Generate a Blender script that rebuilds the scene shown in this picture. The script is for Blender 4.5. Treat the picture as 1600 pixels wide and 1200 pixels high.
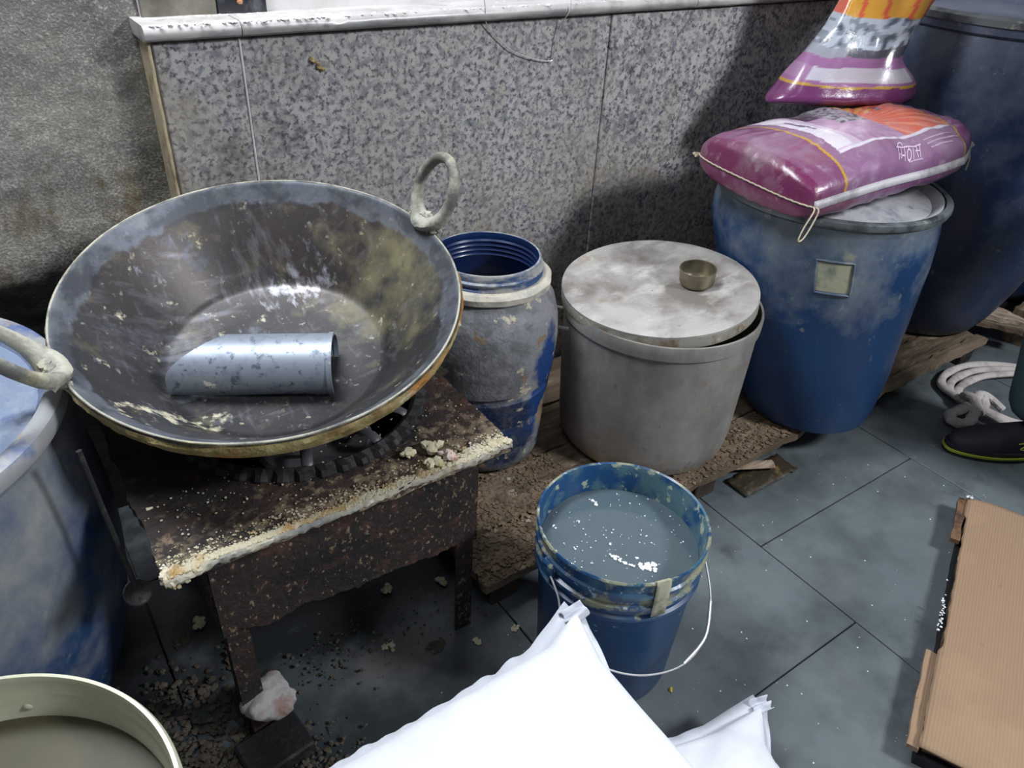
import bpy, bmesh, math, random
from mathutils import Vector, Matrix, noise
PI = math.pi
scn = bpy.context.scene
for o in list(bpy.data.objects): bpy.data.objects.remove(o)
C = scn.collection

# ------------------------------------------------------------------ camera, light, exposure
CAMZ = 1.28
cd = bpy.data.cameras.new('camera'); cam = bpy.data.objects.new('camera', cd); C.objects.link(cam)
cd.sensor_width = 36; cd.lens = 27.0; cd.clip_start = .02
cX = Vector((0.82181721, -0.56784642, 0.04655021))
cY = Vector((0.28613979, 0.48200383, 0.82812821))
cF = Vector((0.49268701, 0.66725014, -0.5586025))
cam.matrix_world = Matrix(((cX.x, cY.x, -cF.x, 0), (cX.y, cY.y, -cF.y, 0), (cX.z, cY.z, -cF.z, CAMZ), (0, 0, 0, 1)))
scn.camera = cam
scn.view_settings.view_transform = 'Standard'; scn.view_settings.look = 'None'
scn.view_settings.gamma = 1; scn.view_settings.exposure = 0.25
scn.view_settings.use_curve_mapping = False
w = bpy.data.worlds.new('world'); scn.world = w; w.use_nodes = True
bgn = w.node_tree.nodes['Background']; bgn.inputs[0].default_value = (.80, .90, 1.0, 1); bgn.inputs[1].default_value = .11

def area(name, loc, target, size, power, col=(1, 1, 1), size_y=None):
    l = bpy.data.lights.new(name, 'AREA'); l.energy = power; l.color = col; l.size = size
    if size_y: l.shape = 'RECTANGLE'; l.size_y = size_y
    o = bpy.data.objects.new(name, l); C.objects.link(o); o.location = loc
    o.rotation_euler = (Vector(target) - Vector(loc)).to_track_quat('-Z', 'Y').to_euler()
    return o
area('door_light', (2.3, -1.3, 2.6), (.8, 1.1, .4), .5, 70, (.94, .97, 1.0), .5)
area('window_light', (.25, 1.50, 2.25), (.55, .55, .2), 1.0, 50, (.92, .96, 1.0), .5)
area('ceiling_light', (.2, -.1, 2.7), (.4, .6, .3), .7, 3, (.95, .98, 1.0), .3)

# ------------------------------------------------------------------ projection helpers (world <- photo pixel, for measuring only)
def ray(px, py):
    return (cX * (px - 800) - cY * (py - 600) + cF * 1200).normalized()
def atz(px, py, z):
    r = ray(px, py); t = (z - CAMZ) / r.z; return Vector((r.x * t, r.y * t, z))

# ------------------------------------------------------------------ materials
def mat(name, base, rough=.6, metal=0., layers=(), bump=None, coat=0., trans=0., vcol=None, alpha=1., spec=.5, sub=0., aniso=0.):
    m = bpy.data.materials.new(name); m.use_nodes = True
    nt = m.node_tree; N = nt.nodes; L = nt.links
    b = N['Principled BSDF']
    tc = N.new('ShaderNodeTexCoord')
    def val(x): n = N.new('ShaderNodeValue'); n.outputs[0].default_value = x; return n.outputs[0]
    def math_(op, a, c, clamp=False):
        n = N.new('ShaderNodeMath'); n.operation = op; n.use_clamp = clamp
        for i, q in enumerate((a, c)):
            if isinstance(q, (int, float)): n.inputs[i].default_value = q
            else: L.new(q, n.inputs[i])
        return n.outputs[0]
    def vec(off, st):
        mp = N.new('ShaderNodeMapping'); L.new(tc.outputs['Object'], mp.inputs[0])
        mp.inputs['Location'].default_value = off; mp.inputs['Scale'].default_value = st; return mp.outputs[0]
    def tex(kind, s, off, st, det=6, rg=.6, dist=0.):
        if kind == 'vor':
            t = N.new('ShaderNodeTexVoronoi'); t.inputs['Scale'].default_value = s
            L.new(vec(off, st), t.inputs['Vector']); return t.outputs['Distance']
        if kind == 'wave':
            t = N.new('ShaderNodeTexWave'); t.bands_direction = 'Y'; t.inputs['Scale'].default_value = s; t.inputs['Distortion'].default_value = dist
            t.inputs['Detail'].default_value = 1
            L.new(vec(off, st), t.inputs['Vector']); return t.outputs['Fac']
        t = N.new('ShaderNodeTexNoise'); t.inputs['Scale'].default_value = s; t.inputs['Detail'].default_value = det
        t.inputs['Roughness'].default_value = rg; t.inputs['Distortion'].default_value = dist
        L.new(vec(off, st), t.inputs['Vector']); return t.outputs['Fac']
    def rng(v, a, c):
        n = N.new('ShaderNodeMapRange'); n.clamp = True
        n.inputs[1].default_value = a; n.inputs[2].default_value = c
        L.new(v, n.inputs[0]); return n.outputs[0]
    col = None
    if vcol:
        at = N.new('ShaderNodeAttribute'); at.attribute_name = vcol; col = at.outputs['Color']
    else:
        rgb = N.new('ShaderNodeRGB'); rgb.outputs[0].default_value = (*base, 1); col = rgb.outputs[0]
    ro = val(rough); me = val(metal)
    sep = None
    for i, ly in enumerate(layers):
        v = tex(ly.get('k', 'noise'), ly.get('s', 8), (i * 3.7 + ly.get('o', 0), i * 1.3, i * 5.1), ly.get('st', (1, 1, 1)), ly.get('d', 6), ly.get('r', .62), ly.get('dist', 0.))
        for g in ly.get('g', ()):
            if g[0] in 'xyz':
                if sep is None:
                    sep = N.new('ShaderNodeSeparateXYZ'); L.new(tc.outputs['Object'], sep.inputs[0])
                gv = rng(sep.outputs['xyz'.index(g[0])], g[1], g[2]); kk = g[3]
            else:   # ('p', (x,y,z), (sx,sy,sz), r0, r1, k): distance from a point
                q = N.new('ShaderNodeVectorMath'); q.operation = 'SUBTRACT'; L.new(tc.outputs['Object'], q.inputs[0]); q.inputs[1].default_value = g[1]
                q2 = N.new('ShaderNodeVectorMath'); q2.operation = 'MULTIPLY'; L.new(q.outputs[0], q2.inputs[0]); q2.inputs[1].default_value = g[2]
                q3 = N.new('ShaderNodeVectorMath'); q3.operation = 'LENGTH'; L.new(q2.outputs[0], q3.inputs[0])
                gv = rng(q3.outputs['Value'], g[4], g[3]); kk = g[5]
            v = math_('ADD', v, math_('MULTIPLY', gv, kk))
        f = rng(v, ly['lo'], ly['hi'])
        f = math_('MULTIPLY', f, ly.get('a', 1.))
        mx = N.new('ShaderNodeMix'); mx.data_type = 'RGBA'
        L.new(f, mx.inputs[0]); L.new(col, mx.inputs[6]); mx.inputs[7].default_value = (*ly['c'], 1); col = mx.outputs[2]
        if 'rough' in ly:
            mr = N.new('ShaderNodeMix'); L.new(f, mr.inputs[0]); L.new(ro, mr.inputs[2]); mr.inputs[3].default_value = ly['rough']; ro = mr.outputs[0]
        if 'metal' in ly:
            mr = N.new('ShaderNodeMix'); L.new(f, mr.inputs[0]); L.new(me, mr.inputs[2]); mr.inputs[3].default_value = ly['metal']; me = mr.outputs[0]
    L.new(col, b.inputs['Base Color']); L.new(ro, b.inputs['Roughness']); L.new(me, b.inputs['Metallic'])
    b.inputs['Coat Weight'].default_value = coat; b.inputs['Coat Roughness'].default_value = .15
    b.inputs['Transmission Weight'].default_value = trans; b.inputs['Alpha'].default_value = alpha
    b.inputs['Specular IOR Level'].default_value = spec
    b.inputs['Anisotropic'].default_value = aniso
    if sub:
        b.inputs['Subsurface Weight'].default_value = sub; b.inputs['Subsurface Radius'].default_value = (.02, .02, .02)
    if bump:
        prev = None
        for j, bp in enumerate(bump):
            t = tex(bp[3] if len(bp) > 3 else 'noise', bp[0], (j * 9.1, 2, 1), bp[4] if len(bp) > 4 else (1, 1, 1))
            bn = N.new('ShaderNodeBump'); bn.inputs['Strength'].default_value = bp[1]; bn.inputs['Distance'].default_value = bp[2]
            L.new(t, bn.inputs['Height'])
            if prev: L.new(prev, bn.inputs['Normal'])
            prev = bn.outputs[0]
        L.new(prev, b.inputs['Normal'])
    return m

def S(r, g, b):  # sRGB 0-255 -> linear
    f = lambda c: (c / 255 / 12.92) if c <= 10 else ((c / 255 + .055) / 1.055) ** 2.4
    return (f(r), f(g), f(b))
CREAM = S(205, 198, 175)
M_granite = mat('granite', S(186, 183, 182), .42, 0, [
    dict(c=S(136, 137, 144), s=60, lo=.46, hi=.58, d=4),
    dict(c=S(58, 62, 76), s=95, lo=.52, hi=.60, d=5, a=.85),
    dict(c=S(84, 88, 100), s=30, lo=.55, hi=.70, d=6, a=.6, o=5),
    dict(c=S(196, 192, 186), s=80, lo=.58, hi=.70, d=4, a=.5, o=2),
    dict(c=S(142, 136, 124), s=3, lo=.42, hi=.75, a=.45),
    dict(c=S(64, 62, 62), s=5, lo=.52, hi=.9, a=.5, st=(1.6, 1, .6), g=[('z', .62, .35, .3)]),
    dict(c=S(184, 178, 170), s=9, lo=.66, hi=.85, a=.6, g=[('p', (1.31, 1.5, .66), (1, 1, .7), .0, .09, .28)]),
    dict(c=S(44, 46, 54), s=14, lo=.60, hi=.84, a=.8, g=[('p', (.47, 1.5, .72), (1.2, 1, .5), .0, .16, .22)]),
    dict(c=S(160, 150, 128), s=9, lo=.56, hi=.85, a=.6, g=[('x', .42, .30, .25), ('z', .9, .6, .12)]),
], [(90, .12, .002), (7, .1, .004)])
M_plaster = mat('plaster', S(142, 139, 130), .55, 0, [
    dict(c=S(108, 109, 103), s=5, lo=.38, hi=.68, a=.9, g=[('z', .9, 1.15, .15)]),
    dict(c=S(184, 179, 170), s=210, lo=.54, hi=.66, d=3, a=.65, g=[('z', 1.1, .75, .07)]),
    dict(c=S(92, 88, 78), s=150, lo=.56, hi=.68, d=3, a=.5, o=3),
    dict(c=S(100, 82, 42), s=11, lo=.62, hi=.78, a=.7, st=(1.8, 1, .7), g=[('z', .98, .8, .12)]),
    dict(c=S(96, 76, 50), s=14, lo=.62, hi=.80, a=.75, g=[('z', .75, .55, .2)]),
    dict(c=S(30, 33, 30), s=7, lo=.58, hi=.72, a=.95, g=[('z', .62, .55, .45)]),  # shadow of wok and drum painted along the foot of the wall
], [(240, .6, .004), (40, .35, .006)], coat=.12)
M_cream = mat('cream_grout', S(196, 180, 150), .8, 0, [dict(c=S(140, 115, 80), s=20, lo=.5, hi=.7)], [(50, .5, .004)])
M_marble = mat('marble_ledge', S(190, 188, 186), .3, 0, [dict(c=S(92, 94, 96), s=12, lo=.52, hi=.80, a=.8, st=(.4, 1, 1), g=[('z', 1.026, 1.008, .28)]), dict(c=S(120, 118, 116), s=9, lo=.52, hi=.72, a=.7), dict(c=S(70, 66, 60), s=20, lo=.62, hi=.75, a=.7)], [(30, .15, .003)])
M_white = mat('white_paint', S(222, 220, 222), .6, 0, [dict(c=S(190, 182, 165), s=6, lo=.55, hi=.75, a=.6), dict(c=S(150, 120, 90), s=24, lo=.68, hi=.74, a=.6)], [(40, .1, .002)])
M_black = mat('black_granite', S(40, 42, 48), .25, 0, [dict(c=S(96, 98, 104), s=30, lo=.52, hi=.7, a=.8)], None)
M_dirtile = mat('dirty_tile', S(128, 122, 110), .5, 0, [dict(c=S(70, 68, 62), s=12, lo=.5, hi=.7, a=.8), dict(c=S(190, 180, 160), s=8, lo=.6, hi=.75, a=.6)], [(40, .3, .003)])
M_floor = mat('kota_stone', S(100, 109, 114), .42, 0, [
    dict(c=S(122, 130, 132), s=3.2, lo=.45, hi=.7, a=.55),
    dict(c=S(70, 80, 86), s=4, lo=.5, hi=.75, a=.6, o=1),
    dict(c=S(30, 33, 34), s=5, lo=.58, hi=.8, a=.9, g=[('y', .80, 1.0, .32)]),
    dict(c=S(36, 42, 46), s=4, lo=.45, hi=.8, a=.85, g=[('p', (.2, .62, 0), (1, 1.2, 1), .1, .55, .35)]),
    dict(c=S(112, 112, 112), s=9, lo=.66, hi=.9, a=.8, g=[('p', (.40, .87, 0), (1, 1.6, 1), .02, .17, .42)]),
    dict(c=S(200, 204, 204), s=55, lo=.74, hi=.78, a=.7, d=3),
    dict(c=S(50, 54, 56), s=14, lo=.66, hi=.80, a=.35),
], [(8, .12, .006), (60, .06, .002)])
M_joint = mat('floor_joint', S(44, 46, 46), .8)
M_steelwok = mat('wok_steel', S(60, 60, 62), .42, .4, [
    dict(c=S(84, 84, 88), s=5, lo=.42, hi=.72, a=.8, rough=.36),
    dict(c=S(78, 66, 62), s=3, lo=.52, hi=.78, a=.6, g=[('x', .0, .25, .10), ('y', .0, .2, .1)]),
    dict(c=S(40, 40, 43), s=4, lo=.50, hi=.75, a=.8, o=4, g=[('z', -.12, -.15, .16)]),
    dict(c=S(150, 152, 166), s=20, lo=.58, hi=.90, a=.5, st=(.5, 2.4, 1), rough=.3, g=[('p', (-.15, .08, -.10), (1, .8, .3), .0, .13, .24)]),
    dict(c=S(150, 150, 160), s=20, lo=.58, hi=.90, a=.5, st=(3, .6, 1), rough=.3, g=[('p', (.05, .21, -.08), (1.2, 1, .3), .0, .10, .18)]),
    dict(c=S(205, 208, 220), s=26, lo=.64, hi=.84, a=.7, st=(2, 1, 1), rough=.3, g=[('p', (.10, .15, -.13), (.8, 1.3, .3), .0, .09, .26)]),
    dict(c=S(150, 142, 104), s=16, lo=.56, hi=.92, a=.6, g=[('p', (.235, .02, -.08), (1, .7, .3), .02, .16, .26)], rough=.7, metal=0),
    dict(c=S(205, 198, 172), s=40, lo=.62, hi=.74, a=.85, g=[('p', (-.19, -.10, -.10), (.6, 1.6, .3), .01, .08, .17)], rough=.8, metal=0),
    dict(c=S(200, 196, 190), s=44, lo=.66, hi=.78, a=.75, g=[('p', (-.06, -.22, -.11), (.7, 1.6, .3), .02, .09, .16)], rough=.8, metal=0),
    dict(c=S(150, 142, 112), s=60, lo=.66, hi=.76, a=.5, rough=.8, metal=0),
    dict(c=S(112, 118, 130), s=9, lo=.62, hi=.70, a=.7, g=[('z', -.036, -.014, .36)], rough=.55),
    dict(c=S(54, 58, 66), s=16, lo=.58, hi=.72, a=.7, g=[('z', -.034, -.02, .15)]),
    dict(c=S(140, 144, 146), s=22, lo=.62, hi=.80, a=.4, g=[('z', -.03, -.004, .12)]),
], [(9, .12, .006), (60, .10, .002, 'noise', (.5, 3, 1)), (24, .12, .004)])
M_wokout = mat('wok_outside', S(60, 54, 46), .8, 0, [dict(c=S(150, 130, 84), s=14, lo=.45, hi=.7), dict(c=S(30, 28, 26), s=8, lo=.5, hi=.7)], [(30, .6, .01)])
M_rimdirt = mat('pale_iron', S(178, 176, 162), .65, .1, [dict(c=S(92, 94, 88), s=18, lo=.46, hi=.64, a=.9, g=[('z', .04, .10, .12)]), dict(c=S(205, 192, 150), s=12, lo=.58, hi=.72, a=.8)], [(45, .5, .006)])
M_grease = mat('grease_crust', S(158, 142, 96), .6, 0, [dict(c=S(112, 92, 48), s=18, lo=.45, hi=.65), dict(c=S(170, 112, 44), s=9, lo=.56, hi=.68, g=[('x', 0, .2, .12)]), dict(c=S(205, 198, 170), s=30, lo=.6, hi=.7)], [(50, .8, .01)])
M_rust = mat('rusty_sheet', S(66, 50, 44), .75, .1, [
    dict(c=S(38, 34, 34), s=7, lo=.42, hi=.62),
    dict(c=S(108, 66, 44), s=12, lo=.56, hi=.72, a=.85),
    dict(c=S(140, 122, 100), s=40, lo=.60, hi=.70, a=.8, g=[('y', -.14, -.26, .14), ('x', .08, .26, .07)]),
    dict(c=S(176, 160, 130), s=70, lo=.64, hi=.70, a=.8, g=[('y', -.2, -.28, .12)]),
    dict(c=S(20, 19, 20), s=5, lo=.56, hi=.8, a=.9, g=[('x', .12, -.15, .16), ('y', -.22, .0, .14)]),
], [(60, .7, .008), (14, .6, .012)])
M_apron = mat('charred_apron', S(46, 35, 32), .8, 0, [
    dict(c=S(28, 24, 25), s=6, lo=.45, hi=.62), dict(c=S(92, 58, 44), s=30, lo=.52, hi=.70, a=.7),
    dict(c=S(150, 128, 104), s=130, lo=.61, hi=.68, a=.7, d=2, st=(1, 1, .6)), dict(c=S(120, 116, 110), s=22, lo=.72, hi=.80, a=.7)], [(70, .8, .008)])
M_black_iron = mat('black_iron', S(40, 39, 42), .65, .3, [dict(c=S(84, 80, 80), s=30, lo=.55, hi=.7, a=.7)], [(60, .7, .005)])
M_burner = mat('burner_metal', S(104, 102, 108), .5, .5, [dict(c=S(60, 56, 56), s=14, lo=.5, hi=.7)], [(80, .2, .002)])
M_hole = mat('hole_black', (.004, .004, .004), .9)
M_crumb = mat('crumb', S(188, 180, 156), .85, 0, [dict(c=S(170, 140, 90), s=30, lo=.5, hi=.65), dict(c=S(228, 222, 205), s=18, lo=.55, hi=.7, o=3)], [(90, .5, .003)])
M_pcrumb = mat('caked_crumb', S(128, 108, 88), .9, 0, [dict(c=S(90, 72, 58), s=30, lo=.45, hi=.65), dict(c=S(182, 170, 150), s=18, lo=.58, hi=.68, o=3)], [(90, .5, .003)])
M_crust = mat('edge_crust', S(172, 166, 148), .8, 0, [dict(c=S(120, 122, 124), s=12, lo=.45, hi=.62, a=.9), dict(c=S(140, 112, 76), s=16, lo=.56, hi=.7, a=.8), dict(c=S(208, 202, 184), s=40, lo=.56, hi=.66)], [(120, .6, .004)])
M_dcrumb = mat('dark_crumb', S(84, 76, 66), .9, 0, [dict(c=S(58, 50, 44), s=30, lo=.45, hi=.65), dict(c=S(150, 140, 120), s=18, lo=.6, hi=.7, o=3)], [(90, .5, .003)])
def M_drum(name, base, dust, dustlo, zt, zb, extra=()):
    return mat(name, base, .42, 0, [
        dict(c=tuple(x * .6 for x in base), s=5, lo=.42, hi=.75, a=.7),
        dict(c=dust, s=7, lo=dustlo, hi=dustlo + .34, a=.85, g=[('z', zb, zt, .34)], rough=.7),
        dict(c=S(166, 166, 150), s=26, lo=.66, hi=.82, a=.7, g=[('z', (zb + zt) / 2, zt, .12)], rough=.8),
        dict(c=S(120, 134, 156), s=60, lo=.62, hi=.78, a=.4, st=(1, 1, .5)),
        *extra], [(20, .12, .004), (90, .08, .001)], coat=.1)
M_drum_front = M_drum('blue_drum', S(24, 60, 104), S(134, 146, 148), .62, .66, .25,
    [dict(c=S(160, 160, 140), s=20, lo=.66, hi=.86, g=[('p', (-.185, -.19, .46), (1, 1, 1.4), .01, .10, .24), ('z', .3, .1, -.5)], rough=.8)])
M_drum_big = M_drum('blue_drum_big', S(28, 48, 80), S(96, 104, 122), .54, 1.05, .45)
M_drum_left = M_drum('blue_drum_left', S(40, 68, 108), S(150, 152, 150), .56, .62, .15)
M_drum_small = mat('blue_drum_small', S(26, 64, 120), .45, 0, [
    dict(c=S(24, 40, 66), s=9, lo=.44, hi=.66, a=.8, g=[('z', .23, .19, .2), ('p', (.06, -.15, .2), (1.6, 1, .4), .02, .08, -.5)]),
    dict(c=S(140, 141, 143), s=14, lo=.44, hi=.62, a=.9, g=[('z', .205, .235, .34), ('z', .0, .2, -.12), ('p', (.07, -.15, .27), (1.8, 1, .7), .02, .10, -.5)], rough=.75),
    dict(c=S(96, 98, 102), s=30, lo=.50, hi=.66, a=.7, g=[('z', .20, .24, .08), ('p', (.06, -.15, .3), (1.6, 1, .6), .02, .11, -.4)]),
    dict(c=S(198, 188, 164), s=16, lo=.63, hi=.66, a=.95, g=[('z', .38, .46, .06)], rough=.8),
    dict(c=S(136, 116, 94), s=16, lo=.60, hi=.63, a=.95, g=[('p', (.10, -.12, .155), (1, 1, 1), .02, .085, .26), ('p', (.055, -.15, .16), (2.5, 1, .5), .01, .05, -.3)], rough=.85),
], [(60, .7, .005), (16, .4, .008)])
M_drum_neck = mat('neck_blue', S(58, 84, 124), .5, 0, [dict(c=S(164, 164, 160), s=16, lo=.44, hi=.6, st=(1, 1, 3)), dict(c=S(190, 180, 156), s=30, lo=.6, hi=.7)], [(50, .3, .003)])
M_inblue = mat('drum_inside', S(20, 44, 92), .35, 0, [dict(c=S(12, 26, 56), s=4, lo=.4, hi=.7)], None, coat=.2)
M_collar = mat('powdered_collar', S(192, 186, 172), .8, 0, [dict(c=S(150, 148, 145), s=20, lo=.45, hi=.65), dict(c=S(170, 150, 115), s=30, lo=.62, hi=.7)], [(50, .6, .005)])
M_lid_pow = mat('powdered_lid', S(196, 198, 202), .7, 0, [dict(c=S(140, 146, 160), s=10, lo=.5, hi=.65), dict(c=S(84, 100, 130), s=22, lo=.62, hi=.72, a=.7)], [(30, .3, .004)])
M_lid_left = mat('left_lid', S(130, 144, 172), .6, 0, [dict(c=S(158, 166, 182), s=14, lo=.5, hi=.62, a=.8), dict(c=S(92, 108, 146), s=26, lo=.55, hi=.66, a=.7)], [(40, .25, .003)])
M_rimleft = mat('left_rim', S(158, 160, 164), .55, 0, [dict(c=S(70, 100, 160), s=10, lo=.5, hi=.62, a=.9), dict(c=S(170, 150, 125), s=14, lo=.6, hi=.68)], [(50, .2, .003)])
M_ringmetal = mat('clamp_ring', S(120, 128, 132), .45, .4, [dict(c=S(60, 66, 70), s=14, lo=.5, hi=.65), dict(c=S(190, 186, 170), s=25, lo=.62, hi=.7)], [(40, .2, .003)])
M_alu = mat('dull_aluminium', S(160, 157, 152), .5, .25, [
    dict(c=S(112, 108, 106), s=16, lo=.48, hi=.72, a=.5, st=(1, 1, .7)), dict(c=S(176, 178, 184), s=24, lo=.54, hi=.74, a=.45, o=4), dict(c=S(92, 80, 66), s=30, lo=.62, hi=.76, a=.5, g=[('z', .1, .0, .14)]),
    dict(c=S(128, 124, 118), s=6, lo=.45, hi=.65, a=.8, st=(1, 1, .5)),
    dict(c=S(186, 186, 188), s=7, lo=.56, hi=.74, a=.6, o=2, rough=.4),
    dict(c=S(150, 128, 100), s=11, lo=.62, hi=.74, a=.6),
    dict(c=S(90, 86, 80), s=40, lo=.68, hi=.74, a=.6),
    dict(c=S(170, 158, 126), s=9, lo=.62, hi=.8, a=.8, g=[('z', .06, .0, .2)])], [(12, .12, .005), (70, .1, .001)])
M_alulid = mat('floury_lid', S(186, 183, 178), .55, .15, [
    dict(c=S(118, 110, 104), s=5, lo=.44, hi=.66, a=.9, g=[('p', (.03, .03, 0), (1, 1, 0), .05, .2, .12)]),  # sack's shadow painted in as a darker middle of the lid
    dict(c=S(214, 212, 206), s=8, lo=.52, hi=.72, a=.85, o=2, st=(1, 1.8, 1)),
    dict(c=S(140, 112, 84), s=11, lo=.62, hi=.74, a=.7), dict(c=S(60, 56, 54), s=60, lo=.68, hi=.73, a=.7)], [(20, .2, .004)])
M_alulidside = mat('lid_side', S(160, 156, 146), .6, .2, [dict(c=S(120, 100, 76), s=18, lo=.5, hi=.66), dict(c=S(205, 198, 180), s=22, lo=.58, hi=.68)], [(40, .4, .004)])
M_brass = mat('dull_brass', S(142, 134, 114), .35, .7, [dict(c=S(96, 88, 72), s=14, lo=.5, hi=.7)], [(60, .1, .001)])
M_galv = mat('galvanised', S(150, 159, 172), .46, .45, [
    dict(c=S(120, 130, 146), s=40, lo=.5, hi=.62, a=.6), dict(c=S(84, 94, 110), s=60, lo=.62, hi=.68, a=.8, g=[('x', -.02, .1, .05)]),
    dict(c=S(222, 216, 202), s=22, lo=.70, hi=.73, a=.9, rough=.8, metal=0, g=[('x', .06, .0, .10)])], [(30, .05, .002)])
M_wood = mat('weathered_wood', S(134, 116, 96), .85, 0, [
    dict(c=S(92, 76, 60), s=7, lo=.42, hi=.62, st=(.5, 5, 1)), dict(c=S(176, 160, 138), s=24, lo=.58, hi=.70, a=.8, st=(.6, 2, 1)),
    dict(c=S(52, 42, 34), s=9, lo=.60, hi=.75, a=.8), dict(c=S(200, 190, 170), s=50, lo=.70, hi=.76, a=.7)], [(30, .7, .008, 'noise', (.5, 4, 1)), (80, .5, .004)])
M_wooddark = mat('dark_wood', S(70, 58, 48), .9, 0, [dict(c=S(40, 34, 30), s=9, lo=.45, hi=.62, st=(.5, 4, 1))], [(30, .7, .008)])
M_palewood = mat('pale_splintered_wood', S(186, 168, 150), .85, 0, [dict(c=S(140, 112, 92), s=12, lo=.5, hi=.65, st=(.6, 3, 1)), dict(c=S(214, 200, 186), s=18, lo=.58, hi=.68)], [(30, .8, .008, 'noise', (.5, 4, 1))])
M_bucket = mat('bucket_blue', S(26, 68, 110), .38, 0, [
    dict(c=S(14, 50, 96), s=4, lo=.45, hi=.7, a=.7),
    dict(c=S(70, 120, 136), s=14, lo=.62, hi=.76, a=.6, g=[('z', .29, .32, .13)]),
    dict(c=S(150, 152, 122), s=22, lo=.66, hi=.73, a=.9, rough=.8, g=[('z', .27, .30, .18)]),
    dict(c=S(186, 196, 200), s=60, lo=.68, hi=.72, a=.8, g=[('z', .25, .30, .08)])], [(40, .12, .002)], coat=.2)
M_bucketin = mat('bucket_inside', S(26, 78, 126), .4, 0, [
    dict(c=S(98, 130, 134), s=16, lo=.50, hi=.64, a=.8, rough=.8, g=[('x', -.05, .14, .12)]),
    dict(c=S(190, 196, 170), s=38, lo=.62, hi=.68, a=.9, g=[('x', 0, .14, .06)])], [(50, .3, .003)])
M_liquid = mat('cloudy_water', S(82, 97, 105), .12, 0, [dict(c=S(66, 84, 94), s=5, lo=.45, hi=.65, a=.7), dict(c=S(190, 196, 200), s=120, lo=.73, hi=.76, a=.8, d=2)], [(10, .03, .003)], spec=.6)
M_foam = mat('white_scum', S(232, 234, 236), .7, 0, [], [(60, .4, .003)])
M_olive = mat('olive_liquid', S(74, 70, 50), .5, 0, [dict(c=S(98, 84, 56), s=4, lo=.45, hi=.7)], None)
M_potcream = mat('cream_pot', S(206, 208, 184), .4, .15, [dict(c=S(168, 170, 146), s=7, lo=.45, hi=.7, a=.7), dict(c=S(226, 226, 222), s=20, lo=.6, hi=.7, a=.6)], [(20, .08, .003)])
M_wire = mat('wire_metal', S(206, 206, 206), .4, .5)
M_tape = mat('soiled_tape', S(180, 178, 152), .7, 0, [dict(c=S(120, 120, 96), s=30, lo=.5, hi=.65)], [(40, .2, .002)])
M_sack = mat('white_woven_sack', S(226, 229, 238), .6, 0, [dict(c=S(210, 214, 224), s=6, lo=.5, hi=.8, a=.5)], [(60, .03, .0005), (9, .10, .006)])
M_sacksh = mat('white_seam', S(208, 212, 222), .6, 0, [dict(c=S(190, 194, 200), s=20, lo=.5, hi=.7, a=.6)], [(50, .4, .003)])
M_twine = mat('twine', S(196, 184, 160), .85, 0, [], [(200, .5, .001)])
M_print = mat('printed_plastic', (1, 1, 1), .3, 0, [
    dict(c=S(176, 168, 178), s=9, lo=.46, hi=.8, a=.5, rough=.55), dict(c=S(205, 198, 208), s=26, lo=.58, hi=.78, a=.5)],
    [(30, .3, .006), (10, .35, .012), (70, .15, .002)], vcol='print', coat=.3)
M_print2 = mat('printed_plastic_bag', (1, 1, 1), .25, 0, [dict(c=S(190, 186, 196), s=9, lo=.62, hi=.8, a=.35)], [(16, .3, .008), (6, .25, .012)], vcol='print', coat=.35)
M_printtext = mat('print_lettering', S(214, 190, 214), .5)
M_sackband = mat('sack_edge_band', S(206, 202, 208), .6, 0, [dict(c=S(160, 156, 162), s=14, lo=.5, hi=.66)], [(40, .3, .003)])
M_card = mat('cardboard', S(156, 130, 106), .85, 0, [
    dict(c=S(136, 110, 86), s=52, lo=.2, hi=1.0, a=.35, k='wave'),
    dict(c=S(116, 88, 66), s=7, lo=.60, hi=.78, a=.7), dict(c=S(110, 82, 60), s=30, lo=.68, hi=.74, a=.6),
    dict(c=S(184, 152, 118), s=4, lo=.5, hi=.75, a=.5)], [(52, .25, .0015, 'wave')])
M_cardedge = mat('cardboard_edge', S(120, 90, 66), .9, 0, [dict(c=S(66, 50, 40), s=24, lo=.45, hi=.62)], [(60, .5, .003)])
M_shoe = mat('shoe_knit', S(26, 30, 38), .75, 0, [dict(c=S(44, 46, 54), s=9, lo=.5, hi=.7, a=.6)], [(300, .3, .001)])
M_sole = mat('lime_sole', S(156, 172, 52), .6)
M_solew = mat('black_sole', S(22, 24, 26), .7)
M_trouser = mat('teal_trousers', S(46, 74, 80), .85, 0, [dict(c=S(34, 56, 62), s=8, lo=.45, hi=.65)], [(200, .2, .001), (12, .4, .01)])
M_shirt = mat('shirt_cloth', S(90, 96, 104), .85, 0, [], [(12, .3, .008)])
M_skin = mat('skin', S(132, 92, 70), .55, 0, [], [(60, .05, .001)])
M_hair = mat('hair', S(22, 18, 16), .7, 0, [], [(90, .5, .003)])
M_rope = mat('cloth_rope', S(200, 192, 190), .85, 0, [dict(c=S(160, 150, 148), s=18, lo=.48, hi=.66)], [(90, .4, .003)])
M_poly = mat('clear_poly', S(120, 128, 150), .3, 0, [dict(c=S(60, 74, 110), s=20, lo=.45, hi=.6)], [(20, .6, .01)], coat=.5)
M_rag = mat('pale_rag', S(176, 172, 172), .8, 0, [dict(c=S(150, 118, 104), s=14, lo=.52, hi=.66), dict(c=S(80, 74, 70), s=18, lo=.58, hi=.68)], [(30, .6, .01)])

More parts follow.
